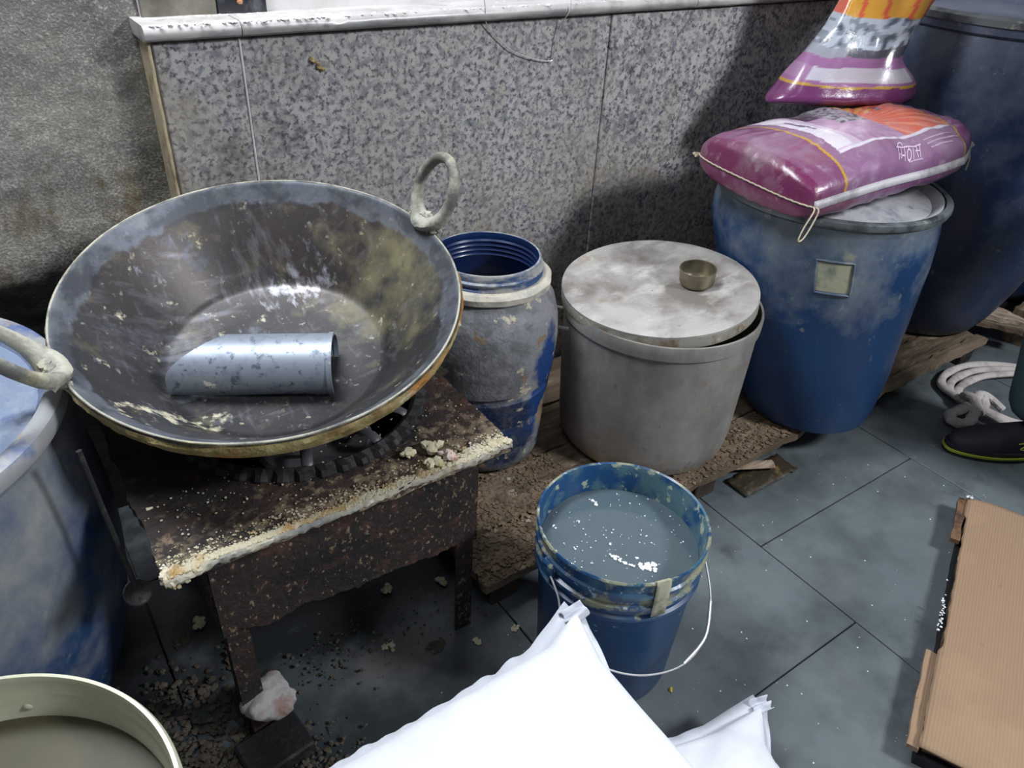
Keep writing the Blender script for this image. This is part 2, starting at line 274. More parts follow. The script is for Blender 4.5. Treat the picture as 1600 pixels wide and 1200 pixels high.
# ------------------------------------------------------------------ object helpers
def link(name, me, m, parent=None):
    o = bpy.data.objects.new(name, me); C.objects.link(o)
    if m is not None:
        for mm in (m if isinstance(m, (list, tuple)) else [m]): me.materials.append(mm)
    if parent: o.parent = parent
    return o
def obj(name, bm, m, parent=None, smooth=True, loc=None, rot=None):
    me = bpy.data.meshes.new(name)
    bmesh.ops.recalc_face_normals(bm, faces=bm.faces[:])
    bm.to_mesh(me); bm.free()
    if smooth:
        me.polygons.foreach_set('use_smooth', [True] * len(me.polygons))
        me.set_sharp_from_angle(angle=math.radians(38))
    o = link(name, me, m, parent)
    if loc is not None: o.location = loc
    if rot is not None: o.rotation_euler = rot
    return o
def thing(name, label, cat, loc=(0, 0, 0), rot=(0, 0, 0), group=None):
    o = bpy.data.objects.new(name, None); C.objects.link(o); o.location = loc; o.rotation_euler = rot
    o.empty_display_size = .05
    return tag(o, label, cat, group)
def tag(o, label=None, cat=None, group=None, kind=None):
    if label: o['label'] = label
    if cat: o['category'] = cat
    if group: o['group'] = group
    if kind: o['kind'] = kind
    return o
def lathe(prof, n=96, jit=0., js=8., seed=0, closed=False, bm=None, cx=0, cy=0):
    bm = bm or bmesh.new(); rings = []
    for k, (r, z) in enumerate(prof):
        ring = []
        if r < 1e-6: ring = [bm.verts.new((cx, cy, z))]
        else:
            for i in range(n):
                a = 2 * PI * i / n
                rr = r
                if jit: rr += jit * noise.noise(Vector((math.cos(a) * r * js, math.sin(a) * r * js, z * js + seed)))
                ring.append(bm.verts.new((cx + rr * math.cos(a), cy + rr * math.sin(a), z)))
        rings.append(ring)
    pairs = list(zip(rings, rings[1:]))
    if closed: pairs.append((rings[-1], rings[0]))
    for A, B in pairs:
        for i in range(n):
            j = (i + 1) % n
            if len(A) == 1 and len(B) == 1: continue
            if len(A) == 1: bm.faces.new((A[0], B[i], B[j]))
            elif len(B) == 1: bm.faces.new((A[i], B[0], A[j]))
            else: bm.faces.new((A[i], B[i], B[j], A[j]))
    return bm
def tube(pts, r, n=8, bm=None, closed=False, cap=True, rfun=None):
    bm = bm or bmesh.new(); pts = [Vector(p) for p in pts]; K = len(pts); rings = []
    up = Vector((0, 0, 1)); prevn = None
    for k in range(K):
        if closed: t = pts[(k + 1) % K] - pts[k - 1]
        else: t = pts[min(k + 1, K - 1)] - pts[max(k - 1, 0)]
        t.normalize()
        if prevn is None:
            nn = t.cross(up)
            if nn.length < 1e-3: nn = t.cross(Vector((1, 0, 0)))
        else: nn = prevn - t * prevn.dot(t)
        nn.normalize(); prevn = nn; b = t.cross(nn)
        rr = rfun(k / max(K - 1, 1)) if rfun else r
        if not isinstance(rr, tuple): rr = (rr, rr)
        rings.append([bm.verts.new(pts[k] + nn * math.cos(2 * PI * i / n) * rr[0] + b * math.sin(2 * PI * i / n) * rr[1]) for i in range(n)])
    P = list(zip(rings, rings[1:]))
    if closed: P.append((rings[-1], rings[0]))
    for A, B in P:
        for i in range(n): bm.faces.new((A[i], A[(i + 1) % n], B[(i + 1) % n], B[i]))
    if cap and not closed:
        bm.faces.new(rings[0][::-1]); bm.faces.new(rings[-1])
    return bm
def spline(P, k=8, closed=False):
    P = [Vector(p) for p in P]; out = []; n = len(P)
    segs = n if closed else n - 1
    for i in range(segs):
        p0 = P[i - 1] if (i > 0 or closed) else P[0]; p1 = P[i]; p2 = P[(i + 1) % n]
        p3 = P[(i + 2) % n] if (closed or i + 2 < n) else P[-1]
        for j in range(k):
            t = j / k
            out.append(.5 * ((2 * p1) + (p2 - p0) * t + (2 * p0 - 5 * p1 + 4 * p2 - p3) * t * t + (3 * p1 - p0 - 3 * p2 + p3) * t ** 3))
    if not closed: out.append(P[-1])
    return out
def box(x0, x1, y0, y1, z0, z1, bev=0., bm=None, seg=1):
    own = bm is None; bm = bm or bmesh.new()
    vs = [bm.verts.new((x, y, z)) for z in (z0, z1) for y in (y0, y1) for x in (x0, x1)]
    fs = [bm.faces.new([vs[i] for i in f]) for f in ((0, 2, 3, 1), (4, 5, 7, 6), (0, 1, 5, 4), (2, 6, 7, 3), (0, 4, 6, 2), (1, 3, 7, 5))]
    if bev: bmesh.ops.bevel(bm, geom=list({e for f in fs for e in f.edges}), offset=bev, segments=seg, affect='EDGES')
    return bm
def rough_board(x0, x1, y0, y1, z0, z1, seed, nx=24, ny=6, amp=.004, edge=.006):
    """a worn plank: gridded box with uneven faces and ragged long edges"""
    bm = bmesh.new(); V = {}
    for s, z in ((0, z0), (1, z1)):
        for i in range(nx + 1):
            for j in range(ny + 1):
                x = x0 + (x1 - x0) * i / nx; y = y0 + (y1 - y0) * j / ny
                nz = noise.noise(Vector((x * 14, y * 25, seed + s * 7)))
                dy = 0
                if j in (0, ny): dy = edge * noise.noise(Vector((x * 22, seed + j, 3)))
                dx = edge * 1.5 * noise.noise(Vector((y * 40, seed + i, 9))) if i in (0, nx) else 0
                V[s, i, j] = bm.verts.new((x + dx, y + dy, z + amp * nz * (1 if s else .3)))
    for i in range(nx):
        for j in range(ny):
            bm.faces.new((V[1, i, j], V[1, i + 1, j], V[1, i + 1, j + 1], V[1, i, j + 1]))
            bm.faces.new((V[0, i, j], V[0, i, j + 1], V[0, i + 1, j + 1], V[0, i + 1, j]))
    for i in range(nx):
        bm.faces.new((V[0, i, 0], V[0, i + 1, 0], V[1, i + 1, 0], V[1, i, 0]))
        bm.faces.new((V[0, i, ny], V[1, i, ny], V[1, i + 1, ny], V[0, i + 1, ny]))
    for j in range(ny):
        bm.faces.new((V[0, 0, j], V[1, 0, j], V[1, 0, j + 1], V[0, 0, j + 1]))
        bm.faces.new((V[0, nx, j], V[0, nx, j + 1], V[1, nx, j + 1], V[1, nx, j]))
    return bm
_ico = None
def crumb(bm, p, r, rnd, flat=.7, sub=1):
    global _ico
    if _ico is None:
        t = bmesh.new(); bmesh.ops.create_icosphere(t, subdivisions=1, radius=1)
        _ico = ([v.co.copy() for v in t.verts], [[v.index for v in f.verts] for f in t.faces]); t.free()
    vs = [bm.verts.new((p[0] + c.x * r * rnd.uniform(.6, 1.3), p[1] + c.y * r * rnd.uniform(.6, 1.3), p[2] + c.z * r * flat * rnd.uniform(.6, 1.2))) for c in _ico[0]]
    for f in _ico[1]: bm.faces.new([vs[i] for i in f])

# ------------------------------------------------------------------ setting: floor
floor = obj('floor', box(-1.2, 4.2, -1.2, 1.7, -.06, -.012), M_joint, None, False); tag(floor, kind='structure')
g = .0016
rows = []
def tile(x0, x1, y0, y1):
    rnd = random.Random(int(x0 * 100) * 31 + int(y0 * 100))
    h = rnd.uniform(-.0008, 0)
    obj('floor_tile', box(x0 + g, x1 - g, y0 + g, y1 - g, -.03, h, .0012), M_floor, floor, False)
ys = [-1.2, -.49, .095, .68, 1.265, 1.7]
for x0, x1 in ((1.245, 1.86), (1.86, 2.47), (2.47, 3.08), (3.08, 4.2)):
    sh = 0 if x0 < 1.5 or 2.4 < x0 < 3 else .29
    yy = [ys[0]] + [y + sh for y in ys[1:-1] if y + sh < 1.6] + [1.7]
    for a, b in zip(yy, yy[1:]): tile(x0, x1, a, b)
for x0, x1 in ((.64, 1.245), (.03, .64), (-.58, .03), (-1.2, -.58)):
    sh = 0 if (x0 > .5 or -.6 < x0 < 0) else .3
    yy = [-1.2] + [y + sh for y in (-.745, -.16, .425, 1.01) if y + sh < 1.6] + [1.7]
    for a, b in zip(yy, yy[1:]): tile(x0, x1, a, b)

# walls
WY = 1.5
wall_back = obj('wall_back', box(.30, 4.2, WY + .012, 1.62, 0, 1.005), M_cream, None, False); tag(wall_back, kind='structure')
slabs = [(.306, .4535), (.4565, 1.3397), (1.3405, 2.24), (2.2425, 3.14), (3.143, 4.2)]
for k, (a, b) in enumerate(slabs):
    obj('granite_slab', box(a, b, WY - (0, .0, .004, 0, 0)[k], WY + .012, 0, 1.0, .002), M_granite, wall_back, False)
bm = bmesh.new()
pts = [Vector((.3, WY + .002 + .0015 * noise.noise(Vector((z * .3, 0, 1))), z * .02)) + Vector((.002 * noise.noise(Vector((z * .9, 3, 1))), 0, 0)) for z in range(0, 51)]
obj('corner_grout', tube(pts, .006, 8, rfun=lambda t: .0032 + .0015 * noise.noise(Vector((t * 40, 2, 2)))), M_cream, wall_back)
obj('joint_grout', tube([(.455 + .001 * noise.noise(Vector((z, 0, 0))), WY, z * .02) for z in range(0, 51)], .0022, 6), M_white, wall_back)
wall_left = None
# the recessed plastered wall on the left, real relief on it
bm = bmesh.new(); nx, nz = 150, 260; x0, x1 = -1.2, .31; G = []
for j in range(nz + 1):
    row = []
    for i in range(nx + 1):
        x = x0 + (x1 - x0) * i / nx; z = 2.6 * j / nz
        y = 1.575 - .004 * noise.noise(Vector((x * 9, z * 9, 0))) - .003 * noise.noise(Vector((x * 45, z * 45, 5)))
        row.append(bm.verts.new((x, y, z)))
    G.append(row)
for j in range(nz):
    for i in range(nx): bm.faces.new((G[j][i], G[j][i + 1], G[j + 1][i + 1], G[j + 1][i]))
wall_left = obj('wall_left', bm, M_plaster); tag(wall_left, kind='structure')
sm = wall_left.modifiers.new('thick', 'SOLIDIFY'); sm.thickness = .06; sm.offset = -1 if wall_left.data.polygons[0].normal.y < 0 else 1
wall_upper = obj('wall_upper', box(.31, 4.2, 1.572, 1.66, 1.0, 2.6), M_white, None, False); tag(wall_upper, kind='structure')
obj('dirty_wall_tile', box(.312, .441, 1.562, 1.574, 1.031, 1.5, .001), M_dirtile, wall_upper, False)
obj('black_wall_tile', box(.443, .533, 1.560, 1.574, 1.031, 1.5, .001), M_black, wall_upper, False)
rnd = random.Random(4)
bm = bmesh.new()
for i in range(5): crumb(bm, (.487 + rnd.uniform(-.008, .008), 1.559, 1.062 + rnd.uniform(-.014, .01)), .006, rnd, 1)
obj('plaster_patch', bm, mat('orange_patch', S(196, 140, 104), .8), wall_upper)
# ledge: marble strips with a rounded nose
ledge = bpy.data.objects.new('trim_1', None); C.objects.link(ledge); tag(ledge, kind='structure')
for a, b, m in ((.292, .4545, M_marble), (.4565, 1.6, M_marble), (1.602, 2.8, M_marble), (2.802, 4.2, M_marble)):
    n_ = max(8, int((b - a) / .02)); bm = bmesh.new(); sec = [(1.575, 1.006), (1.484, 1.006), (1.478, 1.010), (1.4755, 1.018), (1.478, 1.026), (1.484, 1.031), (1.575, 1.032)]
    R_ = []
    for i in range(n_ + 1):
        x = a + (b - a) * i / n_; R_.append([bm.verts.new((x, y + .0015 * noise.noise(Vector((x * 30, y * 50, 0))), z + .001 * noise.noise(Vector((x * 30, z * 50, 3))))) for y, z in sec])
    for A, B in zip(R_, R_[1:]):
        for k in range(len(sec)): bm.faces.new((A[k], B[k], B[(k + 1) % len(sec)], A[(k + 1) % len(sec)]))
    bm.faces.new(R_[0]); bm.faces.new(R_[-1][::-1])
    obj('ledge_slab', bm, m, ledge)
bm = bmesh.new()
for i in range(420):
    x = rnd.uniform(.30, .62) if rnd.random() < .7 else rnd.uniform(.6, 1.6)
    crumb(bm, (x, rnd.choice((1.482, 1.49, 1.55)) + rnd.uniform(-.006, .006), 1.031), rnd.uniform(.0015, .0045), rnd, .5)
tag(obj('flour_crust', bm, M_foam, ledge), kind='stuff')
rw = obj('wall_right', box(4.2, 4.3, -1.2, 1.7, 0, 2.6), M_plaster, None, False); tag(rw, kind='structure')

# plaster chip on granite
bm = bmesh.new()
for i in range(7): crumb(bm, (.585 + i * .004 + rnd.uniform(-.002, .002), 1.4975, .955 - i * .0035 + rnd.uniform(-.003, .003)), .006, rnd, .8)
tag(obj('dough_splash', bm, mat('ochre_splash', S(176, 154, 112), .8)), 'small ochre splash stuck on the granite wall below the ledge', 'splash')
# wire
P = [(.985, 1.569, 1.32), (.962, 1.52, 1.15), (.962, 1.474, 1.046), (.975, 1.488, 1.008), (.992, 1.493, .985), (1.02, 1.493, .962), (1.05, 1.493, .941), (1.10, 1.493, .922), (1.158, 1.493, .911), (1.168, 1.493, .922), (1.172, 1.492, .955), (1.181, 1.488, .99), (1.191, 1.472, 1.036), (1.2, 1.52, 1.15), (1.20, 1.569, 1.32)]
t = thing('hanging_wire', 'thin pale wire loop hanging over the granite wall below the ledge', 'wire', (1.07, 1.49, 1.3))
for o_ in (obj('wire_strand', tube(spline([Vector(p) - Vector((1.07, 1.49, 1.3)) for p in P], 6), .0012, 6), M_wire, t),): pass
for x in (-.085, .13):
    obj('nail', tube([(x, .09, .02), (x, .06, .022)], .0025, 8), M_ringmetal, t)

# ------------------------------------------------------------------ wooden platform on the right
plat = thing('wooden_platform', 'low weathered wooden platform along the granite wall, under the drums and pot', 'platform', (.60, .86, 0))
def to(o, base): o.location = Vector(o.location) - Vector(base)
specs = [(.0, 1.02, .0, .125, 1), (1.03, 1.95, .0, .035, 11), (1.03, 1.93, .04, .125, 12), (.0, 1.3, .135, .28, 3), (1.31, 1.98, .135, .28, 4), (.02, .9, .29, .44, 5), (.91, 1.95, .29, .44, 6), (.0, 1.9, .45, .62, 7)]
for (a, b, c, d, s) in specs:
    o = obj('plank', rough_board(a, b, c, d, .058, .080 - (s % 3) * .001, s, nx=int((b - a) * 45), ny=6, amp=.004, edge=.010), M_wood, plat)
for x in (.02, .62, 1.22, 1.84):
    obj('bearer', box(x, x + .07, .01, .62, .0, .056, .003), M_wooddark, plat, False)
rnd = random.Random(9); bm = bmesh.new()
for i in range(2600):
    if rnd.random() < .7: x = rnd.uniform(.0, .36); y = rnd.uniform(.0, .3)
    else: x = rnd.uniform(0, 1.0); y = abs(rnd.gauss(0, .1))
    crumb(bm, (x, min(y, .6), .0815), rnd.choice((.002, .003, .004, .006)), rnd, .35)
for i in range(160):
    x = rnd.uniform(.66, 1.0); y = rnd.uniform(0, .10); crumb(bm, (x, y, .081), rnd.uniform(.003, .01), rnd, .4)
tag(obj('caked_scraps', bm, M_pcrumb, plat), kind='stuff')
# splintered pale pieces at the far end
def plank_thing(nm, lab, loc, rot, L, W, H, m, cat='plank', seed=3, grp=None):
    t = obj(nm, rough_board(-L / 2, L / 2, -W / 2, W / 2, 0, H, seed, nx=18, ny=5, amp=.006, edge=.012), m, None, loc=loc, rot=rot)
    return tag(t, lab, cat, grp)
plank_thing('broken_plank', 'pale splintered plank end lying crosswise at the far end of the platform', (2.70, .93, .086), (0, .04, -1.05), .30, .075, .018, M_palewood)
plank_thing('broken_plank', 'narrower brown splintered stick beside the pale plank end', (2.615, .90, .086), (0, .03, -.95), .26, .035, .016, M_wood, seed=8)
plank_thing('wood_block', 'brown wood block near the right edge behind the rope', (2.93, .80, .0), (0, 0, .1), .34, .22, .12, M_wood, 'wood block', seed=5)

# debris under platform front (white stick + brown scrap)
t = thing('scrap_pile', 'dark flattened food wrapper on the floor before the platform', 'wrapper', atz(1190, 745, 0))
bm = bmesh.new(); V = []
for i in range(14):
    V.append([bm.verts.new(((i / 13 - .5) * .20, (j / 5 - .5) * .07, .003 + .014 * abs(noise.noise(Vector((i * .5, j * .7, 1)))))) for j in range(6)])
for i in range(13):
    for j in range(5): bm.faces.new((V[i][j], V[i + 1][j], V[i + 1][j + 1], V[i][j + 1]))
o = obj('crumpled_sheet', bm, mat('brown_wrap', S(62, 54, 40), .5, 0, [dict(c=S(120, 100, 60), s=30, lo=.6, hi=.7)], [(40, .5, .01)]), t); o.modifiers.new('s', 'SOLIDIFY').thickness = .002
sp = atz(1180, 733, .02)
tag(obj('white_stick', tube([sp + Vector((-.06, .05, 0)), sp + Vector((.055, -.012, .002))], .012, 8, rfun=lambda q: (.016, .007)), M_palewood), 'short white painted stick poking out from under the platform', 'stick')

# ------------------------------------------------------------------ burner table
TZ = .50; TX, TY = .318, 1.075          # table centre
tab = thing('burner_table', 'low rusty steel burner table caked with grease, carrying the big wok', 'table', (TX, TY, 0))
hx, hy = .272, .285
def outline(a):
    c, s = math.cos(a), math.sin(a)
    k = min(hx / max(abs(c), 1e-6), hy / max(abs(s), 1e-6))
    return k
bm = bmesh.new(); n = 260; nr = 14; HR = .212; RX, RY = .026, .006; Rr = []
angs = [2 * PI * i / n for i in range(n)]
corner = [math.atan2(sy * hy, sx * hx) % (2 * PI) for sx in (1, -1) for sy in (1, -1)]
for ca in corner:
    k = min(range(n), key=lambda i: abs(angs[i] - ca)); angs[k] = ca
for k in range(nr + 1):
    ring = []
    for a in angs:
        o_ = outline(a)
        e = 0.007 * noise.noise(Vector((math.cos(a) * 7, math.sin(a) * 7, 1))) + .003 * noise.noise(Vector((math.cos(a) * 30, math.sin(a) * 30, 1)))
        # torn back-right corner
        dr = 0
        if 0.15 < a < 1.35: dr = -.045 * math.sin((a - .15) / 1.2 * PI) * (1 + .5 * math.sin(a * 17))
        R_ = o_ + e + dr
        t_ = k / nr
        x = (RX + HR * math.cos(a)) * (1 - t_) + R_ * math.cos(a) * t_; y = (RY + HR * math.sin(a)) * (1 - t_) + R_ * math.sin(a) * t_
        z = TZ + .004 * noise.noise(Vector((x * 14, y * 14, 2))) + .0022 * noise.noise(Vector((x * 60, y * 60, 2)))
        if 0.0 < a < 1.2: z += .02 * (k / nr) ** 3 * math.sin(a / 1.2 * PI)
        ring.append(bm.verts.new((x, y, z)))
    Rr.append(ring)
for A, B in zip(Rr, Rr[1:]):
    for i in range(n): bm.faces.new((A[i], B[i], B[(i + 1) % n], A[(i + 1) % n]))
low = [bm.verts.new(v.co + Vector((v.co.x * .0, v.co.y * .0, -.016 - .004 * noise.noise(v.co * 20)))) for v in Rr[-1]]
for i in range(n): bm.faces.new((Rr[-1][i], low[i], low[(i + 1) % n], Rr[-1][(i + 1) % n]))
low2 = [bm.verts.new((v.co.x * .985, v.co.y * .985, v.co.z)) for v in low]
for i in range(n): bm.faces.new((low[i], low2[i], low2[(i + 1) % n], low[(i + 1) % n]))
il = [bm.verts.new(v.co + Vector((0, 0, -.012))) for v in Rr[0]]
for i in range(n): bm.faces.new((Rr[0][i], Rr[0][(i + 1) % n], il[(i + 1) % n], il[i]))
obj('table_top', bm, M_rust, tab)
# aprons
def apron(p0, p1, ztop, zb, seed, ragged=.01, th=.004):
    bm = bmesh.new(); d = (Vector(p1) - Vector(p0)); nn = Vector((-d.y, d.x)).normalized() * th; n_ = 60; m_ = 12; V = {}
    for s in (0, 1):
        for i in range(n_ + 1):
            t = i / n_; zb_ = (zb[0] * (1 - t) + zb[1] * t) + ragged * noise.noise(Vector((t * 9, seed, 0))) + .5 * ragged * noise.noise(Vector((t * 40, seed, 0)))
            for j in range(m_ + 1):
                q = Vector(p0) + d * t + nn * s
                wv = .004 * noise.noise(Vector((t * 5, j * .4, seed)))
                V[s, i, j] = bm.verts.new((q.x + nn.x / th * wv, q.y + nn.y / th * wv, ztop + (zb_ - ztop) * j / m_))
    for i in range(n_):
        for j in range(m_):
            bm.faces.new((V[0, i, j], V[0, i + 1, j], V[0, i + 1, j + 1], V[0, i, j + 1]))
            bm.faces.new((V[1, i, j], V[1, i, j + 1], V[1, i + 1, j + 1], V[1, i + 1, j]))
        bm.faces.new((V[0, i, m_], V[0, i + 1, m_], V[1, i + 1, m_], V[1, i, m_]))
    for i in (0, n_):
        for j in range(m_): bm.faces.new((V[0, i, j], V[0, i, j + 1], V[1, i, j + 1], V[1, i, j]))
    return bm
fy = .85 - TY
obj('apron', apron((-.212, fy), (.248, fy), TZ - .004, (.275, .245), 1, .014), M_apron, tab)
obj('apron', apron((-.212, .25), (.235, .25), TZ - .006, (.3, .3), 2), M_apron, tab)
obj('apron', apron((-.212, fy + .01), (-.212, .25), TZ - .006, (.3, .3), 3), M_apron, tab)
obj('apron', apron((.246, fy + .005), (.246, .25), TZ - .006, (.3, .3), 4), M_apron, tab)
def angle_leg(x, y, sx, sy, z1, z0=0.):
    w_ = .036; t_ = .004; bm = bmesh.new()
    box(min(x, x + sx * w_), max(x, x + sx * w_), min(y, y + sy * t_), max(y, y + sy * t_), z0, z1, 0, bm)
    box(min(x, x + sx * t_), max(x, x + sx * t_), min(y + sy * t_, y + sy * w_), max(y + sy * t_, y + sy * w_), z0, z1, 0, bm)
    return bm
obj('leg', angle_leg(.244, fy + .006, -1, 1, .49), M_apron, tab, False)
obj('leg', angle_leg(-.208, fy + .006, 1, 1, .49), M_apron, tab, False)
obj('leg', angle_leg(.240, .244, -1, -1, .49), M_black_iron, tab, False)
obj('leg', angle_leg(-.208, .244, 1, -1, .49), M_black_iron, tab, False)
# cast ring with teeth
bm = bmesh.new(); n = 168; prof = [(.192, -.012), (.192, .008), (.200, .013), (.214, .011), (.220, .004), (.220, -.004)]
rings = [[] for _ in prof]
for i in range(n):
    a = 2 * PI * i / n; tooth = (i // 2) % 2
    for k, (r, z) in enumerate(prof):
        rr = r - (.006 if (tooth and k >= 3) else 0); zz = TZ + z - (.005 if (tooth and k >= 3) else 0) + .0015 * noise.noise(Vector((i * .8, k, 0)))
        rings[k].append(bm.verts.new((RX + rr * math.cos(a), RY + rr * math.sin(a), zz)))
for A, B in zip(rings, rings[1:] + rings[:1]):
    for i in range(n): bm.faces.new((A[i], B[i], B[(i + 1) % n], A[(i + 1) % n]))
ring = obj('burner_ring', bm, M_black_iron, tab, False)
# pot rests: bent flat bars rising from the ring
for k, a in enumerate((-1.25, -.80, .9, 2.2, 3.6, 4.4)):
    c, s = math.cos(a), math.sin(a)
    P = [(RX + q_ * c, RY + q_ * s, TZ + z_) for q_, z_ in ((.198, -.004), (.188, .008), (.168, .011), (.14, .000), (.12, -.03))]
    obj('pot_rest', tube(spline(P, 5), .006, 8, rfun=lambda q: (.009, .004)), M_burner, tab)
# burner head: perforated bowl
bq = atz(492, 690, .475); bc = (bq.x - TX, bq.y - TY)
b_ = obj('burner_head', lathe([(0, .415), (.03, .415), (.07, .425), (.088, .45), (.095, .478), (.088, .482), (.05, .470), (0, .468)], 72, cx=bc[0], cy=bc[1]), M_burner, tab)
bm = bmesh.new()
for r_, z_, cnt in ((.0915, .470, 60), (.0895, .461, 58), (.0875, .452, 56), (.0815, .442, 50)):
    for i in range(cnt):
        a = 2 * PI * i / cnt; c, s = math.cos(a), math.sin(a)
        rr = {.470: .0936, .461: .0912, .452: .0887, .442: .0822}[z_] + .0006
        pc = Vector((bc[0] + rr * c, bc[1] + rr * s, z_)); tt = Vector((-s, c, 0)); uu = Vector((.25 * c, .25 * s, .97))
        bm.faces.new([bm.verts.new(pc + tt * .0014 * math.cos(q * PI / 3) + uu * .0014 * math.sin(q * PI / 3)) for q in range(6)])
tag(obj('burner_holes', bm, M_hole, b_, False), kind='stuff')
obj('gas_pipe', tube(spline([(bc[0], bc[1], .43), (.0, .0, .38), (-.1, .12, .36), (-.2, .2, .30)], 8), .012, 10), M_black_iron, tab)
obj('dark_void_dish', lathe([(0, .35), (.19, .35), (.198, .37), (.196, .37), (.188, .354), (0, .354)], 64, cx=RX, cy=RY), M_hole, tab)  # black dish added below the hole so the inside reads as a dark void
# crust along the front edge and crumbs on the plate
bm = tube([(-hx + 2 * hx * i / 200, -hy + .007 * noise.noise(Vector((-hx * 7 / .39 + 2 * hx * i / 200 * 7 / .39, -7, 1))) - .001, TZ - .004) for i in range(201)], .005, 8,
          rfun=lambda q: (.0045 + .003 * noise.noise(Vector((q * 60, 1, 1))) + .003 * (q < .1), .0055 + .004 * noise.noise(Vector((q * 45, 5, 1)))))
for v in bm.verts: v.co += Vector((noise.noise(v.co * 160), noise.noise(v.co * 160 + Vector((9, 0, 0))), noise.noise(v.co * 160 + Vector((0, 9, 0))))) * .0016
obj('crust_band', bm, M_crust, tab)
rnd = random.Random(2); bm = bmesh.new()
for i in range(3600):
    x = rnd.uniform(-hx, hx); t_ = (x + hx) / (2 * hx)
    d = abs(rnd.gauss(0, .006 if .12 < t_ < .85 else .014))
    if rnd.random() < .16: d = rnd.uniform(0, .04)
    rr = rnd.choice((.001, .0014, .0022)) if d > .012 else rnd.choice((.0016, .0022, .003)) * (1.35 if (t_ < .12 or t_ > .8) else 1)
    y = -hy + .007 * noise.noise(Vector((x * 7 / .39, -7, 1))) + d
    crumb(bm, (x, y, TZ + .001 + rnd.uniform(-.009, .001) * (d < .002)), rr, rnd, .6)
for i in range(280):
    x = rnd.uniform(-hx, hx); y = rnd.uniform(-hy, -.12)
    crumb(bm, (x, y, TZ + .002), rnd.choice((.0008, .001, .0014, .002)), rnd, .7)
for i in range(120):
    crumb(bm, (-hx + abs(rnd.gauss(0, .016)), -hy + rnd.gauss(.006, .006), TZ - rnd.uniform(-.002, .014)), rnd.uniform(.003, .006), rnd, .9)
for i in range(160):
    x = rnd.uniform(.14, hx); crumb(bm, (x, -hy + abs(rnd.gauss(.012, .010)), TZ + .002), rnd.uniform(.002, .005), rnd, .8)
tag(obj('flour_crumbs', bm, M_crumb, tab), kind='stuff')
def lump(nm, lab, p, r, m, cat, seed, n_=9):
    rn = random.Random(seed); bm = bmesh.new()
    for i in range(n_): crumb(bm, (rn.gauss(0, r * .5), rn.gauss(0, r * .5), r * .4 + rn.uniform(0, r * .4)), r * rn.uniform(.4, .75), rn, .8)
    o = obj(nm, bm, m, None, loc=p); return tag(o, lab, cat)
M_dough = mat('dried_dough', S(214, 206, 178), .8, 0, [dict(c=S(196, 178, 110), s=30, lo=.5, hi=.62)], [(60, .6, .005)])
M_pink = mat('pink_scrap', S(216, 196, 186), .7, 0, [dict(c=S(176, 120, 92), s=30, lo=.55, hi=.65)], [(60, .4, .004)])
for px, py, r, m, lab in ((640, 712, .011, M_dough, 'cream dough crumb nearest the burner ring on the table edge'), (680, 702, .014, M_dough, 'yellowish curled dough scrap on the table edge behind the pink one'),
                          (697, 716, .013, M_pink, 'pinkish white scrap on the right part of the table edge'), (676, 728, .011, M_dough, 'cream scrap in front of the yellowish curl on the table edge')):
    lump('dough_scrap', lab, atz(px, py, TZ + .002), r, m, 'scrap', px)
# drips hanging off the table
dr = atz(235, 803, .49); 
bm = bmesh.new()
tube([dr + Vector((.004, .0, .006)), dr + Vector((0, 0, -.012)), dr + Vector((.001, 0, -.03))], .003, 6, bm, rfun=lambda q: .0045 * (1 - q * .6))
tube([dr + Vector((.0, .0, .006)), dr + Vector((-.008, 0, -.006)), dr + Vector((-.009, 0, -.02))], .003, 6, bm, rfun=lambda q: .004 * (1 - q * .6))
tube([dr + Vector((.024, 0, .004)), dr + Vector((-.004, 0, .008))], .004, 6, bm)
for v in bm.verts: v.co -= Vector((TX, TY, 0))
obj('grease_drip', bm, M_dough, tab)

# ------------------------------------------------------------------ wok
WR = .32
wc = Vector((.322, 1.117, .699)); wn = Vector((-.105, -.212, 1)).normalized()
wq = Vector((0, 0, 1)).rotation_difference(wn)
wok = thing('wok', 'huge round blackened iron wok tilted on the burner table', 'wok', wc); wok.rotation_mode = 'QUATERNION'; wok.rotation_quaternion = wq; wok.scale = (.975, .975, .975)
inner = [(0, -.158), (.06, -.157), (.12, -.1545), (.180, -.149), (.192, -.145), (.198, -.138), (.210, -.124), (.237, -.090), (.262, -.060), (.285, -.036), (.302, -.018), (.314, -.004), (.318, .001)]
outer = [(.322, .002), (.324, -.002), (.318, -.012), (.306, -.024), (.29, -.042), (.266, -.068), (.24, -.098), (.21, -.134), (.195, -.154), (.17, -.160), (.1, -.164), (0, -.166)]
bm = lathe(inner + outer[:1], 160)
for v in bm.verts:
    r = math.hypot(v.co.x, v.co.y)
    if r > .2: v.co *= 1 + .006 * noise.noise(Vector((v.co.x * 9, v.co.y * 9, 0)))
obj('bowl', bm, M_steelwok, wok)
obj('underside', lathe(outer, 120, .004, 10), M_wokout, wok)
# pale rim wire
obj('rim', tube([(.3205 * math.cos(a) * (1 + .004 * noise.noise(Vector((math.cos(a) * 3, math.sin(a) * 3, 0)))), .3205 * math.sin(a) * (1 + .004 * noise.noise(Vector((math.cos(a) * 3, math.sin(a) * 3, 0)))), .001) for a in [2 * PI * i / 200 for i in range(200)]], .0020, 8, closed=True), M_rimdirt, wok)
